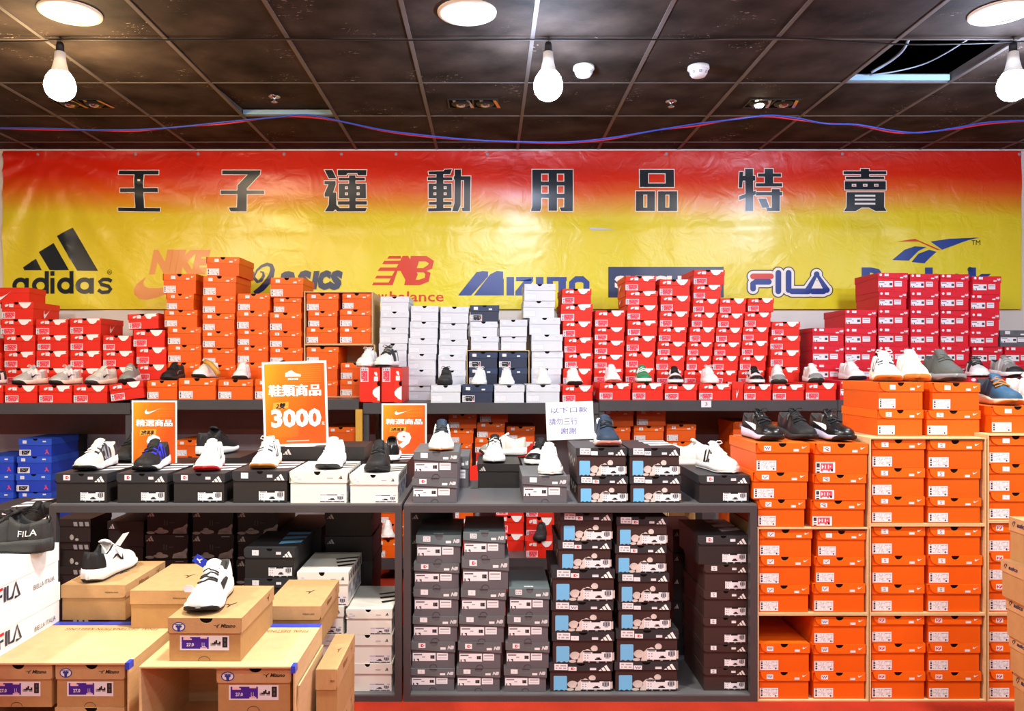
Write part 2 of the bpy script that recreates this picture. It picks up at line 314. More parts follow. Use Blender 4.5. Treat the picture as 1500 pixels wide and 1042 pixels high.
def tri(s, bold, shear, x0, y0, x1, y1):
    v, f, _ = text_raw(s, bold, shear)
    q = [bpx((x0+(x1-x0)*a, y1+(y0-y1)*c)) for a, c in v]
    return [[q[i] for i in p] for p in f]
def stroke(pts, wd, closed=False):
    pts = [Vector(p) for p in pts]; n = len(pts); L_, Rr = [], []
    for i in range(n):
        a = pts[i-1] if (i or closed) else pts[0]; c = pts[(i+1) % n] if (i < n-1 or closed) else pts[-1]
        d = (c-a).normalized(); nn = Vector((-d.y, d.x)); ww = wd[i] if isinstance(wd, list) else wd
        L_.append(pts[i]+nn*ww/2); Rr.append(pts[i]-nn*ww/2)
    return [[tuple(L_[i]), tuple(Rr[i]), tuple(Rr[(i+1) % n]), tuple(L_[(i+1) % n])] for i in range(n if closed else n-1)]
def ring(cx, cy, rx, ry, wd, a0=0, a1=360, n=22):
    pts = [(cx+rx*math.cos(math.radians(a0+(a1-a0)*i/n)), cy+ry*math.sin(math.radians(a0+(a1-a0)*i/n))) for i in range(n+(0 if a1-a0 >= 360 else 1))]
    return stroke(pts, wd, a1-a0 >= 360)
PB = lambda polys: [[bpx(p) for p in P] for P in polys]
q3 = lambda polys, ox=0: [[(ox+x/3, 210+y/3) for x, y in P] for P in polys]
# three slanted bars over a lower-case word
decal('logo', [(PB(q3([[(98,545),(158,508),(183,558),(105,558)], [(170,478),(235,438),(305,558),(218,558)], [(250,408),(318,370),(428,560),(340,560)]])), 'print_black', .002)])
wd = []
for cx in (88, 178, 289, 372): wd += ring(cx, 626, 28, 27, 19)
wd += [R_(110,592,128,661), R_(197,562,215,661), R_(222,592,240,661), R_(222,562,240,582), R_(308,562,326,661), R_(393,592,411,661)]
wd += stroke([(488,606),(474,598),(450,598),(436,608),(444,620),(474,628),(484,640),(474,653),(446,655),(430,644)], 16)
decal('lettering', [(PB(q3(wd)), 'print_black', .002)])
decal('lettering', [(PB(q3(ring(479,566,10,10,2)))+tri('R', 0, 0, 158, 397, 162, 401), 'print_black', .002)])
SW = [(1,0),(.62,.44),(.36,.76),(.22,.92),(.12,.99),(.05,.96),(.005,.82),(.0,.66),(.03,.5),(.12,.28),(.09,.46),(.1,.57),(.15,.63),(.24,.63),(.38,.57),(.7,.33)]
decal('logo', [(PB([[(196+150*x, 440-48*(1-y)) for x, y in SW]]), 'print_peach', .002)])
decal('lettering', [(tri('NIKE', .07, .25, 218, 366, 308, 402), 'print_peach', .002)])
sp = stroke([(373,404),(376,396),(383,390),(391,387),(397,389),(399,395),(397,404),(391,414),(383,423),(373,430)], [1.5,3,4,5,6,7,8,9,9,7])+stroke([(370,398),(372,407),(377,413),(382,411),(386,404),(385,399),(381,398)], [4,4.5,5,5,4,3,2])
decal('logo', [(PB(sp), 'print_navy', .002)])
decal('lettering', [(tri('a', .05, .2, 408, 397, 434, 425)+tri('s', .05, .2, 433, 396, 456, 425)+tri('ı', .05, .2, 455, 397, 468, 424)+tri('c', .05, .2, 465, 396, 485, 425)+tri('s', .05, .2, 481, 396, 502, 425), 'print_navy', .002)])
nb = []
for (x0, x1, xa, xb, y0, y1) in ((570,587,567,588,375,379),(563,588,560,589,382,387),(557,594,553,592,392,397),(552,576,549,573,404,408),(547,569,545,567,414,418)): nb.append([(x0, y0), (x1, y0), (xb, y1), (xa, y1)])
nb += [[(590,375),(598,375),(612,402),(606,418),(598,418),(584,392),(575,418),(567,418)], [(602,375),(612,375),(600,418),(592,418)]]
nb += stroke([(604,379),(624,379),(632,384),(630,391),(621,396),(627,401),(625,410),(614,414),(596,414)], 8)+stroke([(609,396),(622,396)], 6)+stroke([(611,378),(600,414)], 8)
decal('logo', [(PB(nb), 'print_red', .002)])
decal('lettering', [(tri('balance', .01, 0, 571, 427, 650, 442)+tri('new', .01, 0, 538, 431, 567, 442), 'print_red', .002)])
mz = [[(671,433),(698,399),(707,397),(715,398),(715,405),(690,433)], [(694,433),(718,402),(728,397),(737,398),(737,410),(720,433)], [(720,433),(738,408),(738,433)], R_(742,406,753,433), [(756,406),(781,406),(781,412),(769,427),(781,427),(781,433),(755,433),(755,427),(767,412),(756,412)], R_(785,406,796,433)]
mz += [R_(801,406,810,433), R_(801,406,830,412), [(818,408),(829,406),(829,433),(818,433)]]+stroke([(838,433),(838,414),(844,409),(853,409),(859,414),(859,433)], 9)
decal('lettering', [(PB(mz), 'print_blue', .002)])
decal('logo', [(PB([R_(891,391,1060,436)]), 'print_navy', .0016), (tri('SKECHERS', .06, 0, 900, 404, 1052, 423), 'print_white', .0026)])
disc = lambda x, y, r: [[(x+r*math.cos(k*math.pi/8), y+r*math.sin(k*math.pi/8)) for k in range(16)]]
def rstroke(pts, wd): return stroke(pts, wd)+[q for p in pts for q in disc(p[0], p[1], wd/2)]
FP = [[(1103,405),(1129,405)], [(1103,423),(1103,416),(1107,413),(1126,413)], [(1140,400),(1140,427)], [(1155,400),(1155,425),(1160,427),(1184,427)], [(1182,427),(1196,402),(1211,425),(1206,427),(1190,427)]]
fl = [rstroke(p, 8.5) for p in FP]; blob = [rstroke(p, 16) for p in FP]+[[R_(1186,412,1206,430)]]; blob2 = [rstroke(p, 19) for p in FP]
fx = lambda L_: PB([p for s_ in L_ for p in s_])
decal('lettering', [(fx(blob2), 'print_navy', .0016), (fx(blob), 'print_white', .0024), (fx(fl[1:]), 'print_blue', .0032), (fx(fl[:1]), 'print_red', .0032)])
decal('logo', [(PB([[(1314,354),(1340,350),(1380,367),(1372,366),(1345,354)]]), 'print_red', .002), (PB([[(1363,354),(1390,350),(1435,348),(1415,353),(1380,366)], [(1307,381),(1325,366),(1340,361),(1357,362),(1345,368),(1331,382)], [(1335,384),(1345,372),(1361,366),(1372,369),(1364,376),(1354,386)]]), 'print_blue', .0022)])
decal('lettering', [(tri('TM', 0, 0, 1423, 352, 1436, 359), 'print_black', .002), (tri('Reebok', .05, 0, 1262, 392, 1455, 424), 'print_blue', .002), (PB(ring(1421, 395, 3.4, 3.4, .8))+tri('R', 0, 0, 1419.5, 393, 1422.5, 397), 'print_black', .002)])
decal('tear', [(PB([[(862,334),(870,333.5),(885,334.5),(902,336),(885,337),(866,337)]]), 'lgrey', .002)], 'pale tear across the yellow vinyl')
for px_ in (55, 198, 290, 416, 500, 580, 714, 976, 1234, 1494):
    e_ = MB(); e_.lathe([(.0, -.002), (.008, -.002), (.012, 0), (.012, .002)], 'mgrey', 10); o = obj('eyelet', e_.mesh('eyelet'), banner, (bpx((px_, 227))[0], D(bpx((px_, 227))[0], 2.92)-.001, 2.92), (-math.pi/2, 0, 0))
# ---------------------------------------------------------------- shoe boxes
CHM = {'w': 'paper', 'W': 'white', 'g': 'lgrey', 'm': 'mgrey', 'd': 'dgrey', 'k': 'ink', 'r': 'inkred', 'p': 'pink', 'b': 'inkblue', 'u': 'purple', 's': 'skyblue', 'P': 'palepink'}
def place(face, w, d, h, off):
    if face == 'F': return lambda u, v: ((u-.5)*w, -d/2-off, (1-v)*h)
    if face == 'R': return lambda u, v: (w/2+off, (u-.5)*d, (1-v)*h)
    if face == 'L': return lambda u, v: (-w/2-off, (.5-u)*d, (1-v)*h)
    if face == 'B': return lambda u, v: ((.5-u)*w, d/2+off, (1-v)*h)
    return lambda u, v: ((u-.5)*w, (.5-v)*d, h+off)
def grid_item(b, fn, r, rows, rot=0):
    u0, v0, u1, v1 = r; ny, nx = len(rows), len(rows[0])
    vv = []
    for j in range(ny+1):
        for i in range(nx+1):
            u, v = u0+(u1-u0)*i/nx, v0+(v1-v0)*j/ny
            vv.append(fn(u, v+rot*(u-(u0+u1)/2)))
    by = {}
    for j in range(ny):
        i = 0
        while i < nx:
            k = i
            while k+1 < nx and rows[j][k+1] == rows[j][i]: k += 1
            a = j*(nx+1)
            by.setdefault(rows[j][i], []).append(tuple([a+nx+1+q for q in range(i, k+2)]+[a+q for q in range(k+1, i-1, -1)]))
            i = k+1
    base = len(b.v); b.v += vv
    for c, fs in by.items():
        mi = b.mi(CHM[c])
        for f in fs: b.f.append(tuple(base+q for q in f)); b.m.append(mi)
L_SWx = ['wwwwwwwwwwwwwwwwwww', 'wkkkwwmmmmmmmmwwwww', 'wkdkwwwwwwwwwwwwwww', 'wkkkwwmgmwgmgwmgwww', 'wwwwwwgwgwgwgwwgwww', 'wdddwwmgmwgmgwmgwww', 'wwwwwwwwwwwwwwwwkkw', 'wkkkwwwwmmmmmmwwkkw', 'wwwwwwwwwwwwwwwwwww']
L_RED = ['wwwwwwwwwwwwwwwwwww', 'wdddwpppppppppppppw', 'wdmdwppPpPpPppppppw', 'wdddwprrrrprrrrpppw', 'wmmmwprPrrprPrprppw', 'wdddwpppprrrrrpppPw', 'wwwwwppPpPppPppPPPw', 'wkkkwpppppppppPPPPw', 'wwwwwwwwwwwwwwwwwww']
def rlab(n, m, bg, seed, inner, dens=.45, left='wdw', quiet=0):
    R = random.Random(seed); out = ['w'*n]
    for j in range(m-2):
        row = 'w'
        for i in range(1, n-1):
            if i <= len(left): row += left[i-1] if (j*5+3) % 7 > 1 else 'w'
            elif j % 2 == 0 or R.random() > dens: row += bg
            else: row += R.choice(inner)
        out.append((row+'w')[:n])
    for j in range(m-5, m-1): out[j] = out[j][:n-5]+''.join(R.choice('kwdw' if bg == 'w' else 'Pwpp') for _ in range(4))+'w'
    return out+['w'*n]
L_RED = rlab(27, 13, 'p', 3, 'prPrp', .6, 'wdmdw'); L_RED2 = rlab(27, 13, 'p', 8, 'prPrr', .6, 'wdmdw')
L_SW = rlab(31, 15, 'w', 11, 'mgmw', .75, 'wkkdw')
L_FULLRED = ['wwwwwwwwwwwwwwwwwww', 'wkkkwppppppppppppww', 'wkdkwpwppwppwppppww', 'wkkkwpwwpwppwpwppww', 'wwwwwpwppwppwppppww', 'wdddwppppppppppkkww', 'wwwwwppwwwwwppwkkww', 'wkkkwwwwwwwwwwwwwww']
L_FAINT = ['g'*25]+['g'+''.join(random.Random(j*31+i).choice('wwwg') if j % 2 else 'w' for i in range(23))+'g' for j in range(9)]+['g'*25]
L_FAINTx = ['ggggggggggggggg', 'gwgwwwwwwwwwwwg', 'gwgwgwwgwgwwgwg', 'gwgwwwgwwwwwwwg', 'gwgwgwwwgwgwwwg', 'ggggggggggggggg']
L_NAVY = rlab(25, 13, 'k', 5, 'kwkkd', .5, 'wdgdw')
L_NAVYx = ['wwwwwwwwwwwwwwwww', 'wkkwwkkwkkkkwkkkw', 'wkwwkkkkkkkkkkkkw', 'wkkwwkkkwwwkkkkkw', 'wkwwkkkkkkkkkwwkw', 'wkkwkkwwkkwwkkkww', 'wwwwwwwwwwwwwwwww']
L_NB = ['wwwwwwwwwwwwwwwwwwwwww', 'wddddddddwwwwwwwwwwwww', 'wwwwwwwwwwwwwwwwwkdkkw', 'wwwwwwwwwmmmwwwwwkdkdw', 'wwwwwwwwwwwwwwwwwkdkkw', 'wkwwkkwwwwwwwwwwwwwwww', 'wkwwwkwwwwwwwwwwwwwwww']
L_NB2 = ['wwwwwwwwwww', 'wmmmmmmmmmw', 'wwwwwwwwwww', 'wgggggggggw', 'wwwwwwwwwww']
L_3B = ['kkkkkkkkkkkkkkkkkkkkkk', 'wmmmmmwkkkkkkkwwwmmmmw', 'wwwwwwwwwwwwwwwwdmdmdw', 'wmwmwwwwwwwwwwwwdmdmdw', 'wwwwwwwwwwwwwwwwdmdmdw', 'wmwmwwwwwwdkkwwwwmmmww', 'wwwwwwwwwkkkkkwwwwwwww', 'wmwwwwwwwwwwwwwwwwwwww', 'kkkkmkkkkkmmkkkkkmkkkk']
L_3W = ['wwwwwwwwwwwwwwwwwwwww', 'mmmmmmkkkkkkkkkwwwmmm', 'wwwwwwwwwwwwwwwwwwwww', 'wgwgwwwwwwwwwwwdmdmdw', 'wwwwwwwwwwwwwwwdmdmdw', 'wgwgwwwwwkkkwwwdmdmdw', 'wwwwwwwkkkkkkwwwmmmww', 'wwwwwwwwwwwwwwwwwwwww', 'kkkkmkkkkkmmkkkkkmkkk']
L_MZ = ['wwwwwwwwwwwwwwwwwwwwwwwwwwwww', 'wuPPPPuuuuuuPPPPuwwwwwwwwkkkw', 'wuPPPPPuuuuuuuuuuwwwwwwwwkdkw', 'wuuuuuuuuuuuuuuuuwwwwkwwwkdkw', 'wuuuuuuuuuuuuuuuuwwwkkwkwkkkw', 'wuuuuuuuuuuuuuuuuwmkkdkkwkdkw', 'wuuuuuuuuuuuuuuuuwmmmwmmwkdkw', 'wuuuuuuuuuuuuuuuuwwwwwwwwkkkw', 'wuuuuuuuuuuuPPPPuwwwwwwwwwwww', 'wwwwwwwwwwwwwwwwwwwwwwwwwwwww']
L_J = ['wwwwwwwwwwwwwww', 'wmwkkkkkkkkkkkw', 'wmwkkmmkkkmkkww', 'wmwkkkkmmkkkkww', 'wmwkkmkkkkmkwww', 'wmwkkkkkkkkwwww', 'wwwwwwwwwwwwwww']
STK = {'blank': ['wwwww', 'wwgww', 'wwwww'], 's': ['wwwwww', 'wwmmww', 'wwmwww', 'wwwmww', 'wwmmww', 'wwwwww'], 'v': ['wwwwww', 'wmwwdw', 'wmwdww', 'wwdwww', 'wwwwww'], 'q': ['wwwwww', 'wwddww', 'wdwwdw', 'wwddww', 'wwwddw', 'wwwwww'],
       'r': ['wwwwww', 'wwrrww', 'wwrwrw', 'wwrrww', 'wwwwww'], 'two': ['wwwwwww', 'wrwrwrw', 'wrrwrrw', 'wrwrrww', 'wwwwwww'], 'long': ['wwwwwwwww', 'wmmwmmmmw', 'wwwwwwwww', 'wmwmmwmmw', 'wwwwwwwww'], 'x': ['wwwwwww', 'wbwbwbw', 'wwbwbww', 'wwwwwww']}
BARS = [[(0,.93),(.18,.73),(.26,1),(.02,1)], [(.22,.57),(.415,.36),(.627,1),(.364,1)], [(.46,.2),(.667,0),(1,1),(.733,1)]]
BIRD = [(0,.35),(.35,.3),(.5,.45),(.95,0),(1,.1),(.68,.5),(.62,1),(.5,1),(.52,.6),(.3,.42),(.0,.42)]
JUMP = [(.5,.0),(.58,.08),(.56,.2),(.66,.34),(.66,.5),(.98,.9),(.9,1),(.52,.68),(.14,.98),(.04,.9),(.34,.55),(.4,.36),(.18,.22),(.2,.15),(.44,.22),(.44,.08)]
def arc(cx, cy, rx, ry, a0, a1, n=10): return [(cx+rx*math.cos(math.radians(a0+(a1-a0)*i/n)), cy+ry*math.sin(math.radians(a0+(a1-a0)*i/n))) for i in range(n+1)]
class Kind: pass
KINDS = {}
def kind(key, name, look, w, d, h, body, lid, lh, items, rl=0., rr=0., notch=(.5, .07, .13), notchm='hole_shade', arch=None, flapleft=0.):
    """lh: lid depth at the left and right end of the front flap, as a share of the height. items: (name, 'g'|'p'|'t', face, surface, rect, data, ...)"""
    K = Kind(); K.name = name; K.look = look; K.w, K.d, K.h = w, d, h; K.parts = []
    b = MB(); e = .0035; b.box(-w/2+e, w/2-e, -d/2+e, d/2-e, 0, h-.004, body); K.parts.append(('body', b.mesh('body')))
    # lid: a tray turned upside down with a shaped front flap
    lz = h*(1-max(lh)); b = MB(); t = .0025
    vv = [(-w/2,-d/2,lz),(w/2,-d/2,h*(1-lh[1])),(w/2,d/2,lz),(-w/2,d/2,lz),(-w/2,-d/2,h),(w/2,-d/2,h),(w/2,d/2,h),(-w/2,d/2,h)]
    vv[0] = (-w/2, -d/2, h*(1-lh[0]))
    b.add(vv, [(4,5,6,7),(1,2,6,5),(2,3,7,6),(3,0,4,7)], lid)
    iw = w/2-e+.0002; b.add([(x*(iw/(w/2)) , y*((d/2-e)/(d/2)), z) for x, y, z in vv[:4]]+vv[:4], [(4,0,1,5),(5,1,2,6),(6,2,3,7),(7,3,0,4)], lid)
    nx, nr, nd = notch
    pts = [(0., lh[0]-rl*1.0) if rl else (0., lh[0])]
    if rl:
        ax = rl*h/w; pts = [(0, lh[0]-rl)] + [(ax-ax*math.cos(math.radians(a)), lh[0]-rl+rl*math.sin(math.radians(a))) for a in (25, 45, 65, 90)]
        if flapleft: pts = [(flapleft+p[0], p[1]) for p in pts]; pts = [(flapleft, 0.0)]+pts
    if rr:
        ax = rr*h/w; pts += [(1-ax+ax*math.sin(math.radians(a)), lh[1]-rr+rr*math.cos(math.radians(a))) for a in (0, 25, 45, 65, 90)]
    else: pts.append((1., lh[1]))
    pts.append((1., 0.))
    if nr: pts += [(nx+nr*math.cos(math.radians(a)), nd*math.sin(math.radians(a))) for a in (0, 22, 45, 67, 90, 113, 135, 158, 180)]
    if not flapleft: pts.append((0., 0.))
    fr = [((u-.5)*w, (1-v)*h) for u, v in pts]
    n = len(fr); b.add([(x, -d/2, z) for x, z in fr]+[(x, -d/2+t, z) for x, z in fr], [tuple(range(n))]+[(i, i+n, (i+1) % n+n, (i+1) % n) for i in range(n)], lid)
    K.parts.append(('lid', b.mesh('lid')))
    if nr:
        b = MB(); hp = [((nx-.5+nr*math.cos(math.radians(a)))*w, -d/2+t+.0003, (1-nd*math.sin(math.radians(a)))*h-.0006) for a in range(0, 181, 15)]
        b.add(hp, [tuple(range(len(hp)-1, -1, -1))], notchm); K.parts.append(('thumb_hole_disc', b.mesh('thumb_hole_disc'), 'lid'))  # flat half disc; by default the darkness inside is put into its colour
    if arch:
        b = MB(); ax_, ay, ar, al = arch; ps = arc(ax_, ay, ar, al, 180, 360, 10); fn = place('F', w, d, h, -e+.0005)
        b.tube([fn(*p) for p in ps], .0007, 'ink', 4); K.parts.append(('thumb_crease', b.mesh('thumb_crease'), 'body'))
    for it in items:
        nm, ty, face, surf, r = it[:5]; off = (.0006 if surf == 'lid' else -e+.0006) + (it[6] if len(it) > 6 else 0)
        fn = place(face, w, d, h, off); b = MB()
        if ty == 'g': grid_item(b, fn, r, it[5], .04 if nm == 'price_sticker' else 0)
        elif ty == 'p':
            for poly, mt in it[5]:
                q = [fn(r[0]+(r[2]-r[0])*x, r[1]+(r[3]-r[1])*y) for x, y in poly]
                if area2(poly) > 0: q = q[::-1]
                b.add(q, [tuple(range(len(q)))], mt)
        elif ty == 't':
            (s, bo, sh), mt = it[5]; v, f, _ = text_raw(s, bo, sh)
            b.add([fn(r[0]+(r[2]-r[0])*x, r[3]+(r[1]-r[3])*y) for x, y in v], f, mt)
        K.parts.append((nm, b.mesh(nm), surf))
    KINDS[key] = K
box_ = [(0,0),(1,0),(1,1),(0,1)]
swp = [(x, y) for x, y in [(1,0),(.62,.44),(.36,.76),(.22,.92),(.12,.99),(.05,.96),(.005,.82),(.0,.66),(.03,.5),(.12,.28),(.09,.46),(.1,.57),(.15,.63),(.24,.63),(.38,.57),(.7,.33)]]
def orange(key, stk, lab, sx=.17, sr=0.):
    kind(key, 'orange_shoe_box', 'orange shoe box', .22, .33, .118, 'orange', 'orange_lid_lit', (.33, .33), [
        ('price_sticker', 'g', 'F', 'lid', (sx, .09, sx+.13, .26), STK[stk]), ('price_tag', 'g', 'F', 'lid', (.70, .20, .80, .285), ['ggggg', 'wwwww', 'wwwww']),
        ('logo', 'p', 'F', 'lid', (.855, .06, .98, .19), [(swp, 'white')]), ('size_label', 'g', 'F', 'body', (.02, .6, .385, .95), lab)], rl=.3, flapleft=.035, notch=(.5, .075, .14))
for k_, s_, l_, x_ in (('o0', 'blank', L_SW, .17), ('o1', 's', L_SW, .18), ('o2', 'v', L_SW, .16), ('o3', 'q', L_FULLRED, .16), ('o4', 'two', L_SW, .13), ('o5', 'x', L_SW, .15), ('o6', 'blank', L_SW, .25)): orange(k_, s_, l_, x_)
flash = [(0,0),(1,0),(.97,.35),(.83,.3),(.72,.72),(.5,1),(.27,.92),(.1,.5)]
flash2 = [(0,0),(.95,0),(.86,.45),(.62,.95),(.38,1),(.15,.6)]
flash3 = [(.0,.1),(.3,0),(1,0),(.9,.3),(1,.45),(.6,.6),(.48,1),(.2,.9)]
def redk(key, fl, sx, two=True):
    kind(key, 'red_shoe_box', 'red shoe box', .205, .32, .113, 'red', 'red_lid', (.37, .37), [
        ('price_sticker', 'g', 'F', 'lid', (sx+.1, .1, sx+.23, .29), STK['blank']), ('logo_mark', 'p', 'F', 'lid', (sx-.03, .12, sx+.09, .28), [([(0,.3),(.5,0),(1,.1),(.8,.6),(.3,1),(0,.9)], 'paper')]),
        ('white_flash', 'p', 'F', 'lid', (.54, .01, .95, .36), [(fl, 'white')]), ('size_label', 'g', 'F', 'body', (.02, .57, .42, .95), L_RED),
        ('logo', 'p', 'R', 'lid', (.35, .2, .65, .9), [(swp, 'white')], .003), ('logo', 'p', 'L', 'lid', (.3, .25, .7, .85), [(swp, 'white')], .003)], rl=.33, flapleft=.03, notch=(.47, .08, .15))
redk('r0', flash, .17); redk('r1', flash2, .15); redk('r2', flash3, .2)
def whitek(key, stk, body='boxwhite', nm='white_shoe_box', lk='white shoe box'):
    kind(key, nm, lk, .2, .32, .113, body, body, (.38, .38), [('price_sticker', 'g', 'F', 'lid', (.13, .12, .24, .26), stk), ('price_tag', 'g', 'F', 'lid', (.76, .12, .87, .17), ['gggg']), ('size_label', 'g', 'F', 'body', (.03, .58, .4, .93), L_FAINT)], rl=.32, flapleft=.02, notch=(.5, .08, .14))
whitek('w0', ['ww', 'ww']); whitek('w1', ['Pw', 'wP'])
kind('n0', 'navy_shoe_box', 'navy shoe box', .2, .32, .113, 'navy', 'navy_lid', (.37, .37), [('price_sticker', 'g', 'F', 'lid', (.13, .1, .27, .28), STK['blank']), ('price_tag', 'g', 'F', 'lid', (.64, .2, .75, .29), ['www']), ('size_label', 'g', 'F', 'body', (.02, .58, .41, .95), L_NAVY)], rl=.3, flapleft=.02, notch=(.5, .08, .12))
def nbi(logo=(.83, .1, .97, .25), c='boxwhite'): return ('logo', 't', 'F', 'lid', logo, (('NB', .06, .3), c))
kind('c0', 'crimson_shoe_box', 'crimson shoe box', .205, .33, .125, 'crimson', 'crimson_lid', (.22, .38), [('round_sticker', 'p', 'F', 'lid', (.05, .03, .14, .17), [([(.5+.5*math.cos(a*.5236), .5+.5*math.sin(a*.5236)) for a in range(12)], 'paper')]), ('price_sticker', 'g', 'F', 'lid', (.22, .04, .36, .17), STK['blank']),
    ('price_tag', 'g', 'F', 'lid', (.73, .22, .83, .29), ['www']), nbi((.84, .12, .97, .24)), ('size_label', 'g', 'F', 'body', (.03, .44, .5, .76), L_NB), ('barcode_label', 'g', 'F', 'body', (.56, .44, .8, .72), L_NB2)], notch=(.5, 0, 0), arch=(.5, .99, .07, .12))
KINDS['c0'].parts[1][1].materials[0] = MATS['crimson_lid']
def greyk(key, stk, lidm='greylid'):
    kind(key, 'grey_shoe_box', 'grey shoe box', .188, .34, .112, 'greybox', lidm, (.29, .4), [('price_sticker', 'g', 'F', 'lid', (.16, .04, .32, .23), STK[stk]), ('price_tag', 'g', 'F', 'lid', (.66, .2, .78, .29), ['www', 'www']), nbi((.82, .14, .97, .28)),
        ('size_label', 'g', 'F', 'body', (.03, .43, .55, .74), L_NB), ('barcode_label', 'g', 'F', 'body', (.58, .43, .83, .7), L_NB2), ('lid_text', 'g', 'T', 'lid', (.38, .9, .6, .93), ['wgwgw'])], notch=(.51, .09, .2), notchm='greybox', arch=(.5, .98, .08, .12))
greyk('g0', 'blank'); greyk('g1', 'r'); greyk('g2', 'long', 'tealgrey')
S3 = [([(0,0),(1,.0),(1,.16),(.0,.2)], 'paper'), ([(.05,.36),(1,.3),(1,.48),(.05,.58)], 'paper'), ([(.1,.72),(1,.62),(1,.82),(.12,.95)], 'paper')]
def blackk(key, stk, lab=True, bm='blackbox', lm='blacklid', stripes='paper', side='kraft'):
    it = [('price_sticker', 'g', 'F', 'lid', (.16, .05, .29, .23), STK[stk]), ('price_tag', 'g', 'F', 'lid', (.63, .11, .73, .2), ['ggg', 'www']), ('logo', 'p', 'F', 'lid', (.76, .09, .95, .29), [(q, 'white') for q in BARS])]
    if lab: it.append(('size_label', 'g', 'F', 'body', (.48, .6, .94, .96), L_3B))
    it.append(('lid_stripes', 'p', 'T', 'lid', (.52, .1, 1., .8), [(q, stripes) for q, _ in S3]))
    kind(key, 'black_shoe_box', 'black shoe box', .21, .335, .117, bm, lm, (.31, .31), it, rl=.12, notch=(.5, .06, .1))
blackk('k0', 'r'); blackk('k1', 'blank'); blackk('k2', 's', True, 'blackbox_redlit', 'blackbox_redlit'); blackk('k3', 'blank', True, 'blackbox', 'blacklid', 'skyblue')
kind('kb', 'black_shoe_box', 'black shoe box', .2, .335, .113, 'blackbox', 'blackbox', (.31, .31), [('logo', 'p', 'F', 'lid', (.05, .1, .2, .29), [(q, 'stone') for q in BARS])], notch=(.5, 0, 0))
blob_ = lambda cx, cy, rx, ry, m_: ([(cx+rx*math.cos(a*math.pi/6)*(1+.08*math.sin(a*2.3)), cy+ry*math.sin(a*math.pi/6)) for a in range(12)], m_)
kind('kp', 'black_shoe_box', 'black shoe box', .2, .335, .113, 'blackbox', 'blackbox', (.31, .31), [('logo', 'p', 'F', 'lid', (.03, .04, .2, .26), [(q, 'stone') for q in BARS]), ('lid_text', 'g', 'F', 'lid', (.7, .06, .9, .09), ['m']),
    ('printed_picture', 'p', 'F', 'body', (0, 0, 1, 1), [blob_(.1, .93, .1, .06, 'stonedim'), blob_(.36, .88, .17, .09, 'stonedim'), blob_(.33, .78, .07, .06, 'stonedim'), ([(.62,.97),(.65,.8),(.75,.74),(.86,.7),(.96,.55),(.98,.62),(.95,.8),(.96,.97)], 'stonedim'), ([(.42,.4),(.44,.4),(.44,.62),(.42,.62)], 'dgrey'), ([(.48,.42),(.5,.42),(.5,.64),(.48,.64)], 'dgrey'), ([(.55,.5),(.66,.5),(.66,.53),(.55,.53)], 'dgrey')])], notch=(.5, 0, 0))
SIDEB = [([(.1,.35),(.3,.35),(.34,.95),(.14,.95)], 'mgrey'), ([(.4,.35),(.6,.35),(.64,.95),(.44,.95)], 'mgrey'), ([(.7,.35),(.9,.35),(.94,.95),(.74,.95)], 'mgrey')]
kind('ks', 'black_shoe_box', 'black shoe box', .335, .2, .113, 'blackbox', 'blackbox', (.31, .31), [('stripe_print', 'p', 'F', 'lid', (.45, .02, 1., .33), [(q, 'mgrey') for q, _ in SIDEB]), blob_ and ('printed_picture', 'p', 'F', 'body', (0, 0, 1, 1), [blob_(.45, .8, .06, .12, 'stonedim'), blob_(.6, .9, .05, .06, 'stonedim')])], notch=(.5, 0, 0))
def stonek(key, stk):
    kind(key, 'pebble_print_shoe_box', 'pebble print shoe box', .205, .335, .113, 'blackbox_redlit', 'blacklid', (.27, .27), [('price_sticker', 'g', 'F', 'lid', (.08, .01, .29, .23), STK['long']), ('price_sticker', 'g', 'F', 'lid', (.3, .11, .43, .25), STK[stk], .0004), ('price_tag', 'g', 'F', 'lid', (.64, .15, .74, .23), ['ggg', 'www']), ('logo', 'p', 'F', 'lid', (.78, .05, .965, .255), [(q, 'white') for q in BARS]),
        ('blue_square', 'p', 'F', 'body', (.07, .45, .28, .97), [([(0,.05),(.05,0),(.95,0),(1,.05),(1,.9),(.8,1),(.6,.92),(.4,1),(.2,.93),(0,1)], 'skyblue')]),
        ('pebble_print', 'p', 'F', 'body', (0, 0, 1, 1), [blob_(.68, .52, .055, .1, 'stone'), blob_(.57, .6, .04, .06, 'stone'), blob_(.37, .75, .085, .13, 'stone'), ([(.44,.7),(.5,.58),(.58,.58),(.66,.6),(.7,.7),(.72,.97),(.4,.97)], 'stone'), blob_(.33, .93, .06, .05, 'stone'), ([(.93,.7),(1,.64),(1,.9),(.95,.9)], 'stone')]),
        ('size_label', 'g', 'F', 'body', (.5, .6, .965, .97), L_3B, .0004), ('side_print', 'p', 'L', 'body', (.1, .3, .9, .95), [blob_(.1+.12*i, .3+.15*(i % 3), .05, .12, 'stonedim') for i in range(7)]), ('lid_stripes', 'p', 'T', 'lid', (.45, .1, 1., .75), [(q, 'paper') for q, _ in S3])], notch=(.5, .07, .1))
stonek('s0', 'r'); stonek('s1', 'blank'); stonek('s2', 'x')
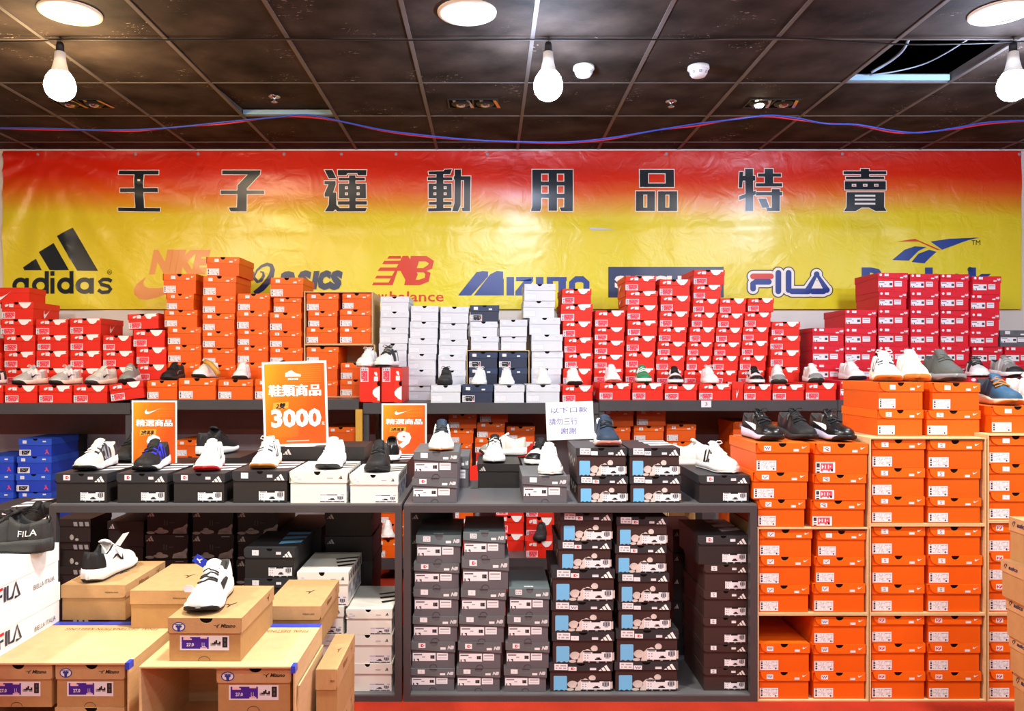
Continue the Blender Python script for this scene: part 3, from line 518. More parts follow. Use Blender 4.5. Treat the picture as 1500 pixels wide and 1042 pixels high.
def awk(key, lab=L_3W):
    ST = [([(i/7+.02, .05), (i/7+.1, .05), (i/7+.06, .95), (i/7-.02, .95)], 'ink') for i in range(7)]
    kind(key, 'white_shoe_box', 'white side-striped shoe box', .226, .335, .128, 'boxcream', 'boxcream', (.36, .36), [('price_sticker', 'g', 'F', 'lid', (.08, .15, .2, .27), ['gw', 'wg']), ('logo', 'p', 'F', 'lid', (.85, .13, .92, .24), [(q, 'ink') for q in BARS]), ('lid_text', 'g', 'F', 'lid', (.65, .2, .76, .225), ['mmm']), ('size_label', 'g', 'F', 'body', (.53, .7, .95, .975), lab),
        ('side_stripes', 'p', 'R', 'lid', (.05, .08, .98, .3), ST), ('lid_stripes', 'p', 'T', 'lid', (.55, .3, 1, .8), [([(0, .1),(1,-.15),(1,.0),(.08,.2)], 'ink'), ([(.12,.4),(1,.2),(1,.35),(.22,.55)], 'ink'), ([(.3,.75),(1,.55),(1,.7),(.4,.9)], 'ink')]), ('side_pattern', 'g', 'R', 'body', (.05, .45, .97, .9), ['mgmgmg', 'gmgmgm'])], rl=.28, flapleft=.0, notch=(.48, .06, .12))
awk('a0')
MZB = [([(.5+.5*math.cos(a*.3927), .5+.5*math.sin(a*.3927)) for a in range(16)], 'inkblue'), ([(.5+.42*math.cos(a*.3927), .5+.4*math.sin(a*.3927)) for a in range(16)], 'paper')]
mizu = [('badge', 'p', 'F', 'lid', (.06, .09, .24, .31), MZB[:1]), ('badge_print', 'p', 'F', 'lid', (.06, .09, .24, .31), [MZB[1]], .0003), ('badge_print', 'p', 'F', 'lid', (.06, .09, .24, .31), [([(.25,.4),(.4,.3),(.5,.35),(.6,.3),(.75,.4),(.7,.55),(.62,.58),(.6,.9),(.4,.9),(.38,.58),(.3,.55)], 'inkblue'), ([(.2,.22),(.8,.22),(.8,.3),(.2,.3)], 'inkblue')], .0006),
        ('logo', 'p', 'F', 'lid', (.62, .13, .71, .22), [(BIRD, 'ink')]), ('logo_word', 't', 'F', 'lid', (.72, .13, .92, .215), (('Mizuno', .03, .3), 'ink')), ('size_label', 'g', 'F', 'body', (.16, .41, .83, .75), L_MZ), ('size_digits', 't', 'F', 'body', (.25, .58, .35, .66), (('27.0', .03, 0), 'paper'), .0004), ('size_digits', 't', 'F', 'body', (.46, .57, .51, .67), (('LL', 0., 0), 'paper'), .0004), ('logo', 'p', 'T', 'lid', (.55, .55, .72, .7), [(BIRD, 'ink')]), ('side_print', 'p', 'R', 'lid', (.75, .08, .85, .24), [(BIRD, 'ink')])]
kind('m0', 'kraft_shoe_box', 'kraft shoe box', .232, .345, .135, 'kraft', 'kraft_lid', (.35, .35), mizu, rl=.06, rr=.06, notch=(.52, .09, .12), arch=(.49, .99, .08, .1))
kind('m1', 'kraft_shoe_box', 'plain kraft shoe box', .234, .36, .13, 'kraft', 'kraft_lid', (.36, .36), [('lid_text', 't', 'F', 'lid', (.68, .17, .88, .225), (('mizuno.com', 0., 0.), 'ink')), ('logo', 'p', 'T', 'lid', (.52, .42, .68, .56), [(BIRD, 'ink')]), ('side_print', 't', 'R', 'lid', (.3, .1, .55, .22), (('Mizuno', .03, .3), 'cartonedge')), ('side_print', 'p', 'R', 'lid', (.75, .08, .85, .24), [(BIRD, 'cartonedge')])], rr=.12, notch=(.5, 0, 0))
def bluek(key):
    kind(key, 'blue_shoe_box', 'blue shoe box', .215, .33, .11, 'blue', 'blue_lid', (.36, .36), [('price_sticker', 'g', 'F', 'lid', (.12, .1, .24, .28), STK['blank']), ('price_tag', 'g', 'F', 'lid', (.73, .12, .83, .2), ['www']), ('logo', 'p', 'F', 'body', (.78, .6, .92, .88), [(JUMP, 'pink')]), ('size_label', 'g', 'F', 'body', (.01, .63, .36, .96), L_J)], notch=(.5, .08, .12))
bluek('b0')
ak = [('logo', 't', 'L', 'lid', (.14, .09, .3, .2), (('asics', .05, .25), 'navy')), ('logo_mark', 'p', 'L', 'lid', (.06, .07, .12, .22), [([(.1,.9),(.0,.6),(.2,.2),(.7,0),(1,.2),(.7,.6),(.3,1),(.25,.9),(.6,.5),(.7,.2),(.4,.25),(.2,.6)], 'navy')])]
kind('as', 'kraft_shoe_box', 'kraft shoe box', .26, .34, .13, 'kraft', 'kraft_lid', (.32, .32), ak, notch=(.5, 0, 0))

ORD = ['topmost', 'second from top', 'third from top', 'fourth from top', 'fifth from top', 'sixth from top', 'seventh from top', 'eighth from top', 'ninth from top', 'tenth from top', 'eleventh from top']
ALLB = []
def put(K, o):
    own = {}
    for p in K.parts:
        q = obj(p[0], p[1], own[p[2]] if len(p) > 2 else o)
        if len(p) == 2: own[p[0]] = q
def box(key, label, px0, px1, z0, z1, Y, d=None, rz=0., roll=0., group=None, wide=None, lim=None):
    """a box whose front face spans the photo columns px0..px1 when its front stands at depth Y"""
    K = KINDS[key]; w_ = (px1-px0)*Y/F if wide is None else wide; h_ = z1-z0; d_ = d or K.d
    o = thing(K.name, label, 'shoe box', group=group)
    xc = ((px0+px1)/2-CX)*Y/F
    if lim:
        l_, r_ = max(xc-w_/2, lim[0]), min(xc+w_/2, lim[1]); xc, w_ = (l_+r_)/2, r_-l_
    w_ -= .0034
    o.scale = (w_/K.w, 1, 1)
    o.scale = (w_/K.w, d_/K.d, h_/K.h)
    o.rotation_euler = (0, roll, rz)
    c = Vector((0, -d_/2, 0)); c.rotate(Matrix.Rotation(rz, 3, 'Z'))
    o.location = (xc-c.x, Y-c.y, z0)
    put(K, o)
    ALLB.append((o, w_, d_, h_)); return o
def stack(where, Y, base, rows, group=None, d=None, jit=.008, lim=None):
    """rows from the top down: (kind, x0, x1, y_top[, rz]); base: height of what the stack stands on"""
    zs = [Z(r[3], Y) for r in rows]+[base]; n = len(rows); out = []
    for i, r in enumerate(rows):
        od = ORD[i] if i < n-1 or n == 1 else 'lowest'
        K = KINDS[r[0]]
        lab = f"{K.look}, {od} {'in' if od == 'lowest' else 'of'} {where}"
        out.append(box(r[0], lab, r[1], r[2], zs[i+1]+.0004, zs[i]-.0004, Y+(random.uniform(0, jit) if lim else random.uniform(-jit, jit)), d, 0 if lim else (r[4] if len(r) > 4 else random.uniform(-.004, .004)), group=group, lim=lim))
    return out
def pick(*a): return random.choice(a)
# ---------------------------------------------------------------- shoes
def lerp_tab(tab, s):
    if s <= tab[0][0]: return tab[0][1]
    for (a, va), (b_, vb) in zip(tab, tab[1:]):
        if s <= b_:
            t = (s-a)/(b_-a); t = t*t*(3-2*t)*.5+t*.5
            return va+(vb-va)*t
    return tab[-1][1]
WT = [(0,.007),(.015,.019),(.04,.027),(.1,.0335),(.2,.0355),(.32,.0345),(.42,.0345),(.55,.0395),(.66,.0445),(.76,.0465),(.85,.0455),(.92,.0395),(.96,.031),(.985,.020),(1,.009)]
STY = {
 'runner': dict(sole=[(0,.046),(.25,.041),(.5,.033),(.75,.024),(1,.026)], low=[(0,.009),(.1,.001),(.7,.0),(.85,.004),(1,.020)], top=[(.42,.121),(.5,.108),(.6,.090),(.7,.074),(.8,.067),(.9,.061),(.97,.052),(1,.040)], col=[(0,.104),(.05,.108),(.12,.098),(.25,.086),(.34,.094),(.43,.112)], flare=1.1),
 'court': dict(sole=[(0,.032),(.5,.029),(1,.030)], low=[(0,.003),(.1,.0),(.8,.0),(1,.007)], top=[(.42,.117),(.5,.104),(.6,.087),(.7,.073),(.8,.066),(.9,.060),(.97,.051),(1,.040)], col=[(0,.098),(.05,.1),(.12,.094),(.25,.084),(.34,.09),(.43,.108)], flare=1.05),
 'chunky': dict(sole=[(0,.046),(.2,.043),(.45,.035),(.7,.03),(1,.032)], low=[(0,.004),(.1,.0),(.75,.0),(.88,.003),(1,.016)], top=[(.42,.128),(.5,.116),(.6,.1),(.7,.085),(.8,.074),(.9,.064),(.97,.053),(1,.042)], col=[(0,.108),(.05,.11),(.12,.102),(.25,.092),(.34,.099),(.43,.118)], flare=1.12),
}
DES = {}
def design(key, style='runner', L=.285, upper='white', accent=None, toe=None, heel=None, eyestay=None, tongue=None, lining=None, sole='white', outsole='dgrey', lace=None, logo=None, logoc='ink', wrap=False, gloss=None, panel=(.28, .6), bow=False, tab=None, heeltag=None, sidetext=None):
    T = STY[style]; accent = accent or upper; toe = toe or upper; heel = heel or accent; eyestay = eyestay or accent; tongue = tongue or upper; lining = lining or 'shoe_lining'; lace = lace or upper
    SO = .43; NS = 34; J = 10
    ss = sorted(set([0, .015, .03, .05, .075]+[i/NS for i in range(NS+1)]+[SO-.001, SO+.001, .985]))
    zb = lambda s: lerp_tab(T['sole'], s)-.004
    def P(s, jf, side):
        w_ = lerp_tab(WT, s); b0 = zb(s); y = L/2-s*L
        if s >= SO:
            h_ = lerp_tab(T['top'], s); ph = jf/9*math.pi/2; n = 2.5
            x = w_*max(0, math.cos(ph))**(2/n); z = b0+(h_-b0)*max(0, math.sin(ph))**(2/n)
            if jf >= 9: x = 0
            lean = .45*(max(0, z-b0)/.09)*.02*(1-s); x *= 1-.25*max(0, (z-b0)/.1)*(1-(s-SO)/.57)
        else:
            c = lerp_tab(T['col'], s); rw = w_*.74+.001 if s > .02 else w_*.6
            if jf <= 5:
                t = jf/5; x = w_*1.0+(rw-w_)*t**1.7+.002*math.sin(math.pi*t); z = b0+(c-b0)*t
            else:
                if s < .06: pts = [(rw, c), (rw*.75, c+.001), (rw*.5, c+.001), (rw*.25, c), (0, c)]
                else: pts = [(rw, c), (max(rw-.005, .001), c+.002), (max(rw-.010, .001), c-.006), (max(rw-.009, .001), b0+.03), (0, b0+.012)]
                k = min(int(jf-5), 3); t = jf-5-k; x = pts[k][0]+(pts[k+1][0]-pts[k][0])*t; z = pts[k][1]+(pts[k+1][1]-pts[k][1])*t
            y += .012*(max(0, z-b0)/.07)*math.exp(-s/.05)*-.3
        return Vector((x*side, y, z))
    parts = []
    b = MB()
    rings = []
    for s in ss: rings.append([P(s, j, -1) for j in range(J)]+[P(s, j, 1) for j in range(J-2, -1, -1)])
    nR = 2*J-1
    vv = [p for R in rings for p in R]
    by = {}
    for i in range(len(ss)-1):
        s = (ss[i]+ss[i+1])/2
        for k in range(nR-1):
            j = min(k, nR-2-k)
            m = upper
            if s < SO:
                if j >= 5: m = lining
                elif s < .17: m = heel
                elif panel[0] < s: m = accent
            else:
                if s > .86 or (s > .8 and j < 4): m = toe
                elif s < .64 and j >= 8: m = tongue
                elif s < .68 and 5 <= j < 8: m = eyestay
                elif s < panel[1] and j < 5: m = accent
            by.setdefault(m, []).append((i*nR+k, i*nR+k+1, (i+1)*nR+k+1, (i+1)*nR+k))
    base = len(b.v); b.v += [tuple(p) for p in vv]
    for m, fs in by.items():
        mi = b.mi(m)
        for f in fs: b.f.append(f); b.m.append(mi)
    b.f.append(tuple(range(nR-1, -1, -1))); b.m.append(b.mi(heel)); b.f.append(tuple((len(ss)-1)*nR+k for k in range(nR))); b.m.append(b.mi(toe))
    parts.append(('upper', fixnormals(b.mesh('upper', True))))
    # midsole and outsole
    def loft(prof, mat, nm):
        b = MB(); R = []
        for s in ss:
            h_ = prof(s); R.append([(-x, L/2-s*L, z) for x, z in h_]+[(x, L/2-s*L, z) for x, z in h_[::-1]])
        n = len(R[0]); ext = .006
        R = [[(x*.6, y+ext, z) for x, y, z in R[0]]]+R+[[(x*.6, y-ext*1.2, z) for x, y, z in R[-1]]]
        vv = [p for r in R for p in r]
        b.add(vv, [(i*n+k, i*n+(k+1) % n, (i+1)*n+(k+1) % n, (i+1)*n+k) for i in range(len(R)-1) for k in range(n)]+[tuple(range(n)), tuple((len(R)-1)*n+k for k in range(n-1, -1, -1))], mat)
        parts.append((nm, fixnormals(b.mesh(nm, True))))
    def wrapz(s): return (min(1, max(0, (s-.865)/.085)))*.92 if wrap else 0
    def mids(s):
        w_ = lerp_tab(WT, s)*T['flare']+.002; lo = lerp_tab(T['low'], s); hi = lerp_tab(T['sole'], s)+.002
        a = lo+.005+(hi-lo-.006)*wrapz(s)
        return [(0, a), (w_*.9, a), (w_*.98, a+.002), (w_*1.02, (a+hi)/2), (w_*.97, hi), (w_*.75, hi+.001)]
    def outs(s):
        w_ = lerp_tab(WT, s)*T['flare']+.002; lo = lerp_tab(T['low'], s); hi = lerp_tab(T['sole'], s)+.002
        a = lo+.005+(hi-lo-.004)*wrapz(s); k = 1+.05*(wrapz(s) > 0)
        return [(0, lo), (w_*.86, lo), (w_*.95*k, lo+.002), (w_*.99*k, (lo+a)/2+.001), (w_*.985*k, a), (w_*.9, a+.001)]
    loft(mids, sole, 'midsole'); loft(outs, outsole, 'outsole')
    # tongue
    b = MB(); tl = [(.56, .002), (.5, .004), (.45, .005), (.41, .010), (.38, .012)]; R = []
    for s, dz in tl:
        z = lerp_tab(T['top'], max(s, .42))+dz; y = L/2-s*L; hw = .021
        R.append([(-hw, y, z-.008), (-hw*.5, y, z-.001), (0, y, z+.001), (hw*.5, y, z-.001), (hw, y, z-.008), (hw*.8, y+.005, z-.012), (0, y+.006, z-.007), (-hw*.8, y+.005, z-.012)])
    n = 8; b.add([p for r in R for p in r], [(i*n+k, i*n+(k+1) % n, (i+1)*n+(k+1) % n, (i+1)*n+k) for i in range(len(R)-1) for k in range(n)]+[tuple(range(n)), tuple((len(R)-1)*n+k for k in range(n-1, -1, -1))], tongue)
    parts.append(('tongue', fixnormals(b.mesh('tongue', True))))
    # laces: crossed bars over the throat, and a bow
    for i in range(5):
        s = .462+.045*i; pts = []
        for jf, sd in ((5.5, -1), (7, -1), (8.2, -1), (9, 1), (8.2, 1), (7, 1), (5.5, 1)):
            p = P(s+(.02 if sd*(1 if i % 2 else -1) > 0 else 0), jf, sd); pts.append(p+Vector((0, 0, .0035))+Vector((.002*sd*(1 if jf < 7 else 0), 0, 0)))
        b = MB(); b.tube(pts, .0029, lace, 5); parts.append(('lace', b.mesh('lace', True)))
    if bow:
        tp = P(.452, 9, 1)+Vector((0, 0, .006))
        for sd in (-1, 1):
            b = MB(); b.tube([tp+Vector(q) for q in ((0,0,0),(.010*sd,-.004,.012),(.024*sd,-.008,.013),(.029*sd,-.012,.004),(.018*sd,-.012,-.001),(.004*sd,-.004,0))], .0024, lace, 5); parts.append(('lace_loop', b.mesh('lace_loop', True)))
    def patch(poly, s0, s1, t0, t1, mat, nm, both=True):
        for sd in ((-1, 1) if both else (1,)):
            b = MB(); q = []
            for x, y in poly:
                s = s0+(s1-s0)*x; jf = 5*(t0+(t1-t0)*(1-y))
                if s >= SO: jf *= 1.15
                p = P(s, jf, sd); q.append(p+Vector((.0022*sd, 0, .0004)))
            bm = bmesh.new(); bm.faces.new([bm.verts.new(p) for p in q]); bmesh.ops.triangulate(bm, faces=bm.faces[:], ngon_method='EAR_CLIP')
            me = bpy.data.meshes.new(nm); bm.to_mesh(me); bm.free(); me.materials.append(MATS[mat]); parts.append((nm, me))
    if logo == 'swoosh': patch([(1-x, y) for x, y in swp][::-1] if False else [(1-x if False else x, y) for x, y in [(0, 0.05), (.35,.45),(.62,.76),(.78,.92),(.88,.99),(.95,.96),(.995,.82),(1,.66),(.97,.5),(.88,.28),(.91,.46),(.9,.57),(.85,.63),(.76,.63),(.62,.57),(.3,.33)]], .2, .66, .22, .72, logoc, 'logo')
    elif logo == 'stripes':
        for k in range(3): patch([(0, 1), (.35, 0), (1, 0), (.65, 1)], .34+.068*k, .34+.068*k+.085, .1, .85, logoc, 'stripe')
    elif logo == 'n': patch([(0,1),(.2,0),(.45,0),(.6,.55),(.75,0),(1,0),(.8,1),(.55,1),(.4,.45),(.25,1)], .4, .58, .15, .75, logoc, 'logo')
    elif logo == 'wave': patch([(0,.5),(.3,.35),(.6,.5),(.8,.9),(1,.2),(.9,1),(.7,1),(.5,.7),(.25,.55)], .32, .6, .2, .8, logoc, 'logo')
    if sidetext:
        v, f, _ = text_raw(sidetext, 0., 0.); b = MB(); b.add([P(.30-.22*x, 5*(.32+.34*y), 1)+Vector((.0025, 0, .0005)) for x, y in v], f, 'white'); parts.append(('lettering', b.mesh('lettering')))
    if heeltag:
        b = MB(); p = P(.0, 5, 1); b.tube([p+Vector((0, -.002, -.012)), p+Vector((0, .006, .004)), p+Vector((0, .004, .016)), p+Vector((0, -.006, .014)), p+Vector((0, -.008, .002))], .0028, heeltag, 5); parts.append(('pull_loop', b.mesh('pull_loop', True)))
    DES[key] = parts
M('shoe_lining', '#3a3a3c', .9, .1, .05); M('s_white', '#eeeeec', .6, .35, .03, 60, .15, 240); M('s_beige', '#d9d6cc', .65, .3, .04, 60, .3, 260); M('s_black', '#19191b', .6, .35, .06, 60, .2, 240); M('s_leather', '#141416', .3, .5, .05, 30); M('s_grey', '#8d8d88', .6, .3, .05, 60, .2, 240)
M('s_silver', '#b9b9b6', .35, .5, .08, 40); M('s_darkgrey', '#50524f', .65, .3, .06, 60, .3, 200); M('s_navy', '#22344a', .6, .35, .05, 60); M('s_blue', '#2f2fd0', .5, .4, .05); M('s_green', '#0f8a56', .45, .45, .05); M('s_cream', '#efe6d0', .55, .35, .03); M('s_gum', '#b8762f', .6, .3, .05); M('s_red', '#cf2128', .5, .4, .04); M('s_pink', '#e6cdd6', .6, .3, .03); M('s_coral', '#dd8a7e', .6, .3, .05); M('s_lav', '#c9c4dc', .5, .4, .03); M('s_charcoal', '#2e2e2f', .55, .4, .06, 60, .2, 240); M('s_denim', '#2d5474', .6, .35, .06, 60, .2, 240); M('s_sole', '#f3f2f0', .5, .4, .01); M('s_mirror', '#7e7f86', .3, .5, .05)
design('beige', upper='s_beige', accent='s_charcoal', heel='s_charcoal', eyestay='s_charcoal', lining='s_beige', lace='s_white', outsole='s_black', sole='s_sole', wrap=True, logo='stripes', logoc='mgrey')
design('blackblue', upper='s_black', accent='s_blue', heel='s_black', lace='s_black', outsole='s_black', sole='s_sole', wrap=True, logo='stripes', logoc='s_black')
design('whitered', upper='s_white', lining='s_white', outsole='s_red', wrap=True, logo='stripes', logoc='s_silver', sole='s_sole')
design('whitegum', upper='s_white', accent='s_white', eyestay='s_navy', outsole='s_gum', wrap=True, logo='stripes', logoc='s_navy', sole='s_cream', lining='s_white', bow=True)
design('whiteblacktoe', upper='s_white', outsole='s_charcoal', wrap=True, sole='s_white', lining='s_white')
design('allblack', upper='s_black', accent='s_charcoal', sole='s_black', outsole='s_black', lace='s_black')
design('blackwhite', upper='s_black', sole='s_sole', outsole='s_charcoal', lace='s_black')
design('courtnavy', 'court', upper='s_white', tongue='s_navy', eyestay='s_navy', accent='s_white', lace='s_charcoal', sole='s_sole', outsole='s_gum', lining='s_navy')
design('pinkback', 'court', upper='s_pink', accent='s_black', toe='s_pink', eyestay='s_white', tongue='s_black', lace='s_white', sole='s_white', outsole='s_charcoal')
design('courtwhite', 'court', upper='s_white', sole='s_sole', outsole='s_white', lining='s_white')
design('navyred', upper='s_navy', accent='s_navy', sole='s_sole', outsole='s_coral', lace='s_black', wrap=True, lining='s_white', tongue='s_navy')
design('whitestripes', 'court', upper='s_white', sole='s_sole', outsole='s_white', logo='stripes', logoc='ink', lining='s_white', bow=True)
design('blackswoosh', upper='s_leather', sole='s_lav', outsole='s_black', lace='s_black', logo='swoosh', logoc='white', wrap=True, bow=True)
design('blackdull', upper='s_black', accent='s_leather', sole='s_charcoal', outsole='s_black', lace='s_black', bow=True)
design('silver', 'chunky', upper='s_silver', accent='s_white', toe='s_silver', eyestay='s_white', heel='s_coral', sole='s_cream', outsole='s_black', lace='s_white', logo='swoosh', logoc='ink', wrap=True, lining='s_white', bow=True)
design('silver2', 'chunky', upper='s_beige', accent='s_beige', toe='s_silver', sole='s_cream', outsole='s_charcoal', lace='s_beige', logo='swoosh', logoc='ink', wrap=True, lining='s_beige')
design('greymesh', 'runner', upper='s_grey', accent='s_grey', toe='s_grey', sole='s_sole', outsole='s_charcoal', lace='s_beige', wrap=True)
design('blackrunner', upper='s_black', sole='s_charcoal', outsole='s_black', lace='s_black', logo='swoosh', logoc='s_grey', heeltag='s_black')
design('whiterunner', upper='s_white', sole='s_sole', outsole='s_charcoal', wrap=True, lining='s_white', bow=True)
design('dunkgrey', 'court', upper='s_white', accent='s_charcoal', toe='s_white', eyestay='s_charcoal', tongue='s_grey', sole='s_sole', outsole='s_charcoal', lace='s_charcoal', bow=True)
design('dunkgreen', 'court', upper='s_green', accent='s_white', toe='s_green', eyestay='s_green', heel='s_green', tongue='s_green', sole='s_sole', outsole='s_green', lace='s_white', logo='swoosh', logoc='s_green')
design('dunkblack', 'court', upper='s_white', accent='s_white', toe='s_leather', eyestay='s_leather', heel='s_leather', tongue='s_black', sole='s_sole', outsole='s_leather', lace='s_black', logo='swoosh', logoc='s_leather')
design('courtblack', 'court', upper='s_charcoal', sole='s_black', outsole='s_black', lace='s_charcoal', bow=True)
design('afwhite', 'court', upper='s_white', sole='s_sole', outsole='s_white', lining='s_white', bow=True, heeltag='s_white')
design('greywhite', 'chunky', upper='s_white', accent='s_beige', toe='s_grey', sole='s_sole', outsole='s_charcoal', lace='s_white', lining='s_white', wrap=True)
design('cream', 'chunky', upper='s_cream', accent='s_white', sole='s_cream', outsole='s_gum', lace='s_cream', lining='s_cream', wrap=True)
design('darkgrey', 'chunky', upper='s_darkgrey', sole='s_mirror', outsole='s_charcoal', lace='s_darkgrey')
design('denim', 'runner', upper='s_denim', accent='s_navy', toe='s_denim', sole='s_cream', outsole='s_gum', lace='s_gum', eyestay='s_black')
design('greenishgrey', 'chunky', upper='s_grey', accent='s_silver', toe='s_charcoal', sole='s_sole', outsole='s_black', lace='s_silver')
design('mizblack', 'runner', L=.29, upper='s_white', accent='s_white', heel='s_black', eyestay='s_white', lining='s_black', sole='s_sole', outsole='s_charcoal', lace='s_white', logo='wave', logoc='s_black')
design('mizwhite', 'runner', L=.29, upper='s_white', lining='s_charcoal', sole='s_sole', outsole='s_black', lace='s_charcoal', logo='wave', logoc='s_charcoal', wrap=True)
design('blackfila', 'chunky', L=.3, upper='s_black', accent='s_charcoal', sole='s_charcoal', outsole='s_black', lace='s_charcoal', heeltag='s_black', bow=True, sidetext='FILA')
design('whitepink', 'runner', upper='s_white', accent='s_pink', sole='s_sole', outsole='s_coral', lace='s_white', lining='s_white')
def shoe(label, key, px, Y, z, yaw, roll=0., pitch=0., sc=1., group=None, name='sneaker'):
    o = thing(name, label, 'sneaker', (X(px, Y), Y, z+.0008), group=group)
    o.rotation_euler = (math.radians(pitch), math.radians(roll), math.radians(-yaw)); o.scale = (sc*1.1, sc, sc)
    for nm, me in DES[key]: obj(nm, me, o)
    return o
# ---------------------------------------------------------------- furniture
def frame_table(label, x0, x1, y0, y1, zt, zb=.03, t=.028):
    o = thing('display_table', label, 'table', ((x0+x1)/2, (y0+y1)/2, 0)); w2, d2 = (x1-x0)/2, (y1-y0)/2
    def part(nm, *a, mat='steel'):
        b = MB(); b.box(*a, mat); obj(nm, b.mesh(nm), o)
    part('top_board', -w2+.002, w2-.002, -d2+.002, d2-.002, zt-.006, zt, mat='steelboard')
    part('bottom_board', -w2+t, w2-t, -d2+.002, d2-.002, zb-.006, zb, mat='steelboard')
    for y in (-d2, d2-t):
        part('top_rail', -w2, w2, y, y+t, zt-.034, zt-.006); part('bottom_rail', -w2+t, w2-t, y, y+t, 0.0, zb-.006)
    for x in (-w2, w2-t):
        part('side_rail', x, x+t, -d2+t, d2-t, zt-.034, zt-.006)
        for y in (-d2, d2-t): part('leg', x, x+t, y, y+t, 0, zt-.034)
    return o
ZT = Z(738.3, 3.16); ZB = Z(1016.5, 3.16)
TL0, TL1, TC0, TC1 = X(74, 3.16), X(589, 3.16), X(591.5, 3.16), X(1108, 3.16)
frame_table('dark steel display table on the left loaded with running shoes on boxes', TL0, TL1, 3.15, 3.99, ZT, ZB)
frame_table('dark steel display table in the middle with grey and pebble print boxes', TC0, TC1, 3.15, 3.99, ZT, ZB)
ZFL = .50
frame_table('steel display table at the far left behind the white boxes', X(-190, 3.6), X(71, 3.45), 3.42, 4.2, ZFL, ZB)
S1, S2, S3_, S4, S5 = Z(590.6, 4.9), Z(585.6, 4.9), Z(590.2, 4.9), Z(586.4, 4.9), Z(586.0, 4.9)
SY0, SY1 = 4.88, 5.62
def rear_shelf(label, p0, p1, z, beam=.068, posts=(1, 1), back=True):
    x0, x1 = X(p0, SY0), X(p1, SY0)
    o = thing('display_shelf', label, 'shelf', ((x0+x1)/2, (SY0+SY1)/2, 0)); w2, d2 = (x1-x0)/2, (SY1-SY0)/2
    def part(nm, *a, mat='steel'):
        b = MB(); b.box(*a, mat); obj(nm, b.mesh(nm), o)
    part('shelf_board', -w2, w2, -d2+.01, d2, z-.02, z); part('front_beam', -w2, w2, -d2, -d2+.01, z-beam, z-.0005)
    part('lower_board', -w2+.03, w2-.03, -d2+.01, d2-.02, .13, .146, mat='steelboard'); part('lower_beam', -w2+.03, w2-.03, -d2, -d2+.01, .076, .146)
    if back: part('back_panel', -w2, w2, d2-.012, d2, .85, z-.02, mat='shelfback'); part('back_panel', -w2, w2, d2-.012, d2, .146, .85, mat='wallgrey')
    for s_, x in ((0, -w2), (1, w2-.034)):
        if posts[s_]:
            for y in (-d2+.011, d2-.046): part('post', x, x+.034, y, y+.034, 0, z-.021)
    return o
rear_shelf('dark rear shelf holding the left red shoe boxes', -130, 190.5, S1)
rear_shelf('dark rear shelf holding the rear orange shoe boxes', 191.5, 525.5, S2, .062, (0, 0))
rear_shelf('dark rear shelf holding the white shoe boxes', 532, 877, S3_)
rear_shelf('dark rear shelf holding the right red shoe boxes', 878, 1227, S4, .066)
rear_shelf('dark rear shelf holding the crimson shoe boxes, mostly hidden', 1228, 1640, S5, .066)
def sheet(name, label, cat, x0, x1, y0, y1, z0, z1, mat, group=None):
    b = MB(); b.box(x0, x1, y0, y1, z0, z1, mat); return thing(name, label, cat, group=group, me=b.mesh(name))
sheet('cardboard_strip', 'yellow brown cardboard strip beside the rear shelf post', 'cardboard', X(521, 4.87), X(531, 4.87), 4.862, 4.876, 0.0, Z(600, 4.87), 'gold')

def carton(label, x0, x1, z0, z1, y0, d, flap=False, group=None, mat='carton', t=.005, back=True):
    o = thing('shipping_carton', label, 'carton', ((x0+x1)/2, y0+d/2, z0), group=group); w2, d2, h = (x1-x0)/2, d/2, z1-z0
    def part(nm, *a, m=mat):
        b = MB(); b.box(*a, m); return obj(nm, b.mesh(nm), o)
    part('top_panel', -w2, w2, -d2, d2, h-t, h); part('bottom_panel', -w2, w2, -d2, d2, 0, t)
    for x in (-w2, w2-t): part('side_panel', x, x+t, -d2, d2, t, h-t)
    if back: part('back_panel', -w2+t, w2-t, d2-t, d2, t, h-t)
    return o, w2, d2, h
def cv(x0, y0, s=4.34): return (lambda v: x0+v/s), (lambda v: y0+v/s)
def rows(x0, y0, lst, s=4.34):
    fx_, fy_ = cv(x0, y0, s); return [(r[0], fx_(r[1]), fx_(r[2]), fy_(r[3]))+tuple(r[4:]) for r in lst]
def rk(): return random.choice(['r0', 'r1', 'r2'])
def ok_(): return random.choice(['o0', 'o0', 'o1', 'o6'])
YF, YBK = 4.9, 5.24
G_R = 'red shoe boxes stacked on the rear shelf'; G_O = 'orange shoe boxes stacked on the rear shelf'; G_W = 'white and navy shoe boxes on the rear shelf'; G_C = 'crimson shoe boxes on the rear shelf'; G_F = 'orange shoe boxes in the floor wall'
# -- left red section
for nm, L_ in (('first left red stack', [(5,215,315),(0,212,425),(20,225,525),(22,225,630),(24,222,735),(22,226,840)]), ('second left red stack', [(222,433,425),(232,435,525),(226,435,625),(225,436,735),(228,436,838)]),
               ('third left red stack', [(440,645,418),(442,639,520),(442,645,625),(440,640,735),(440,642,838)]), ('fourth left red stack', [(650,835,528),(650,850,625),(650,852,728),(652,850,835)]),
               ('fifth left red stack, leaning', [(813,1012,395),(842,1050,492),(862,1058,602),(868,1060,712),(868,1062,818)])):
    st = stack(nm, YBK, S2 if 'fifth' in nm else S1, rows(0, 370, [(rk(), a, b_, c) for a, b_, c in L_]), G_R)
    if 'fifth' in nm: st[0].rotation_euler.y = -.04; st[0].location.z += .006
stack('red stack cut off at the left edge', YBK, S1, rows(0, 370, [(rk(), -190, 2, 545), (rk(), -190, 12, 640), (rk(), -190, 14, 740), (rk(), -190, 12, 840)]), G_R)
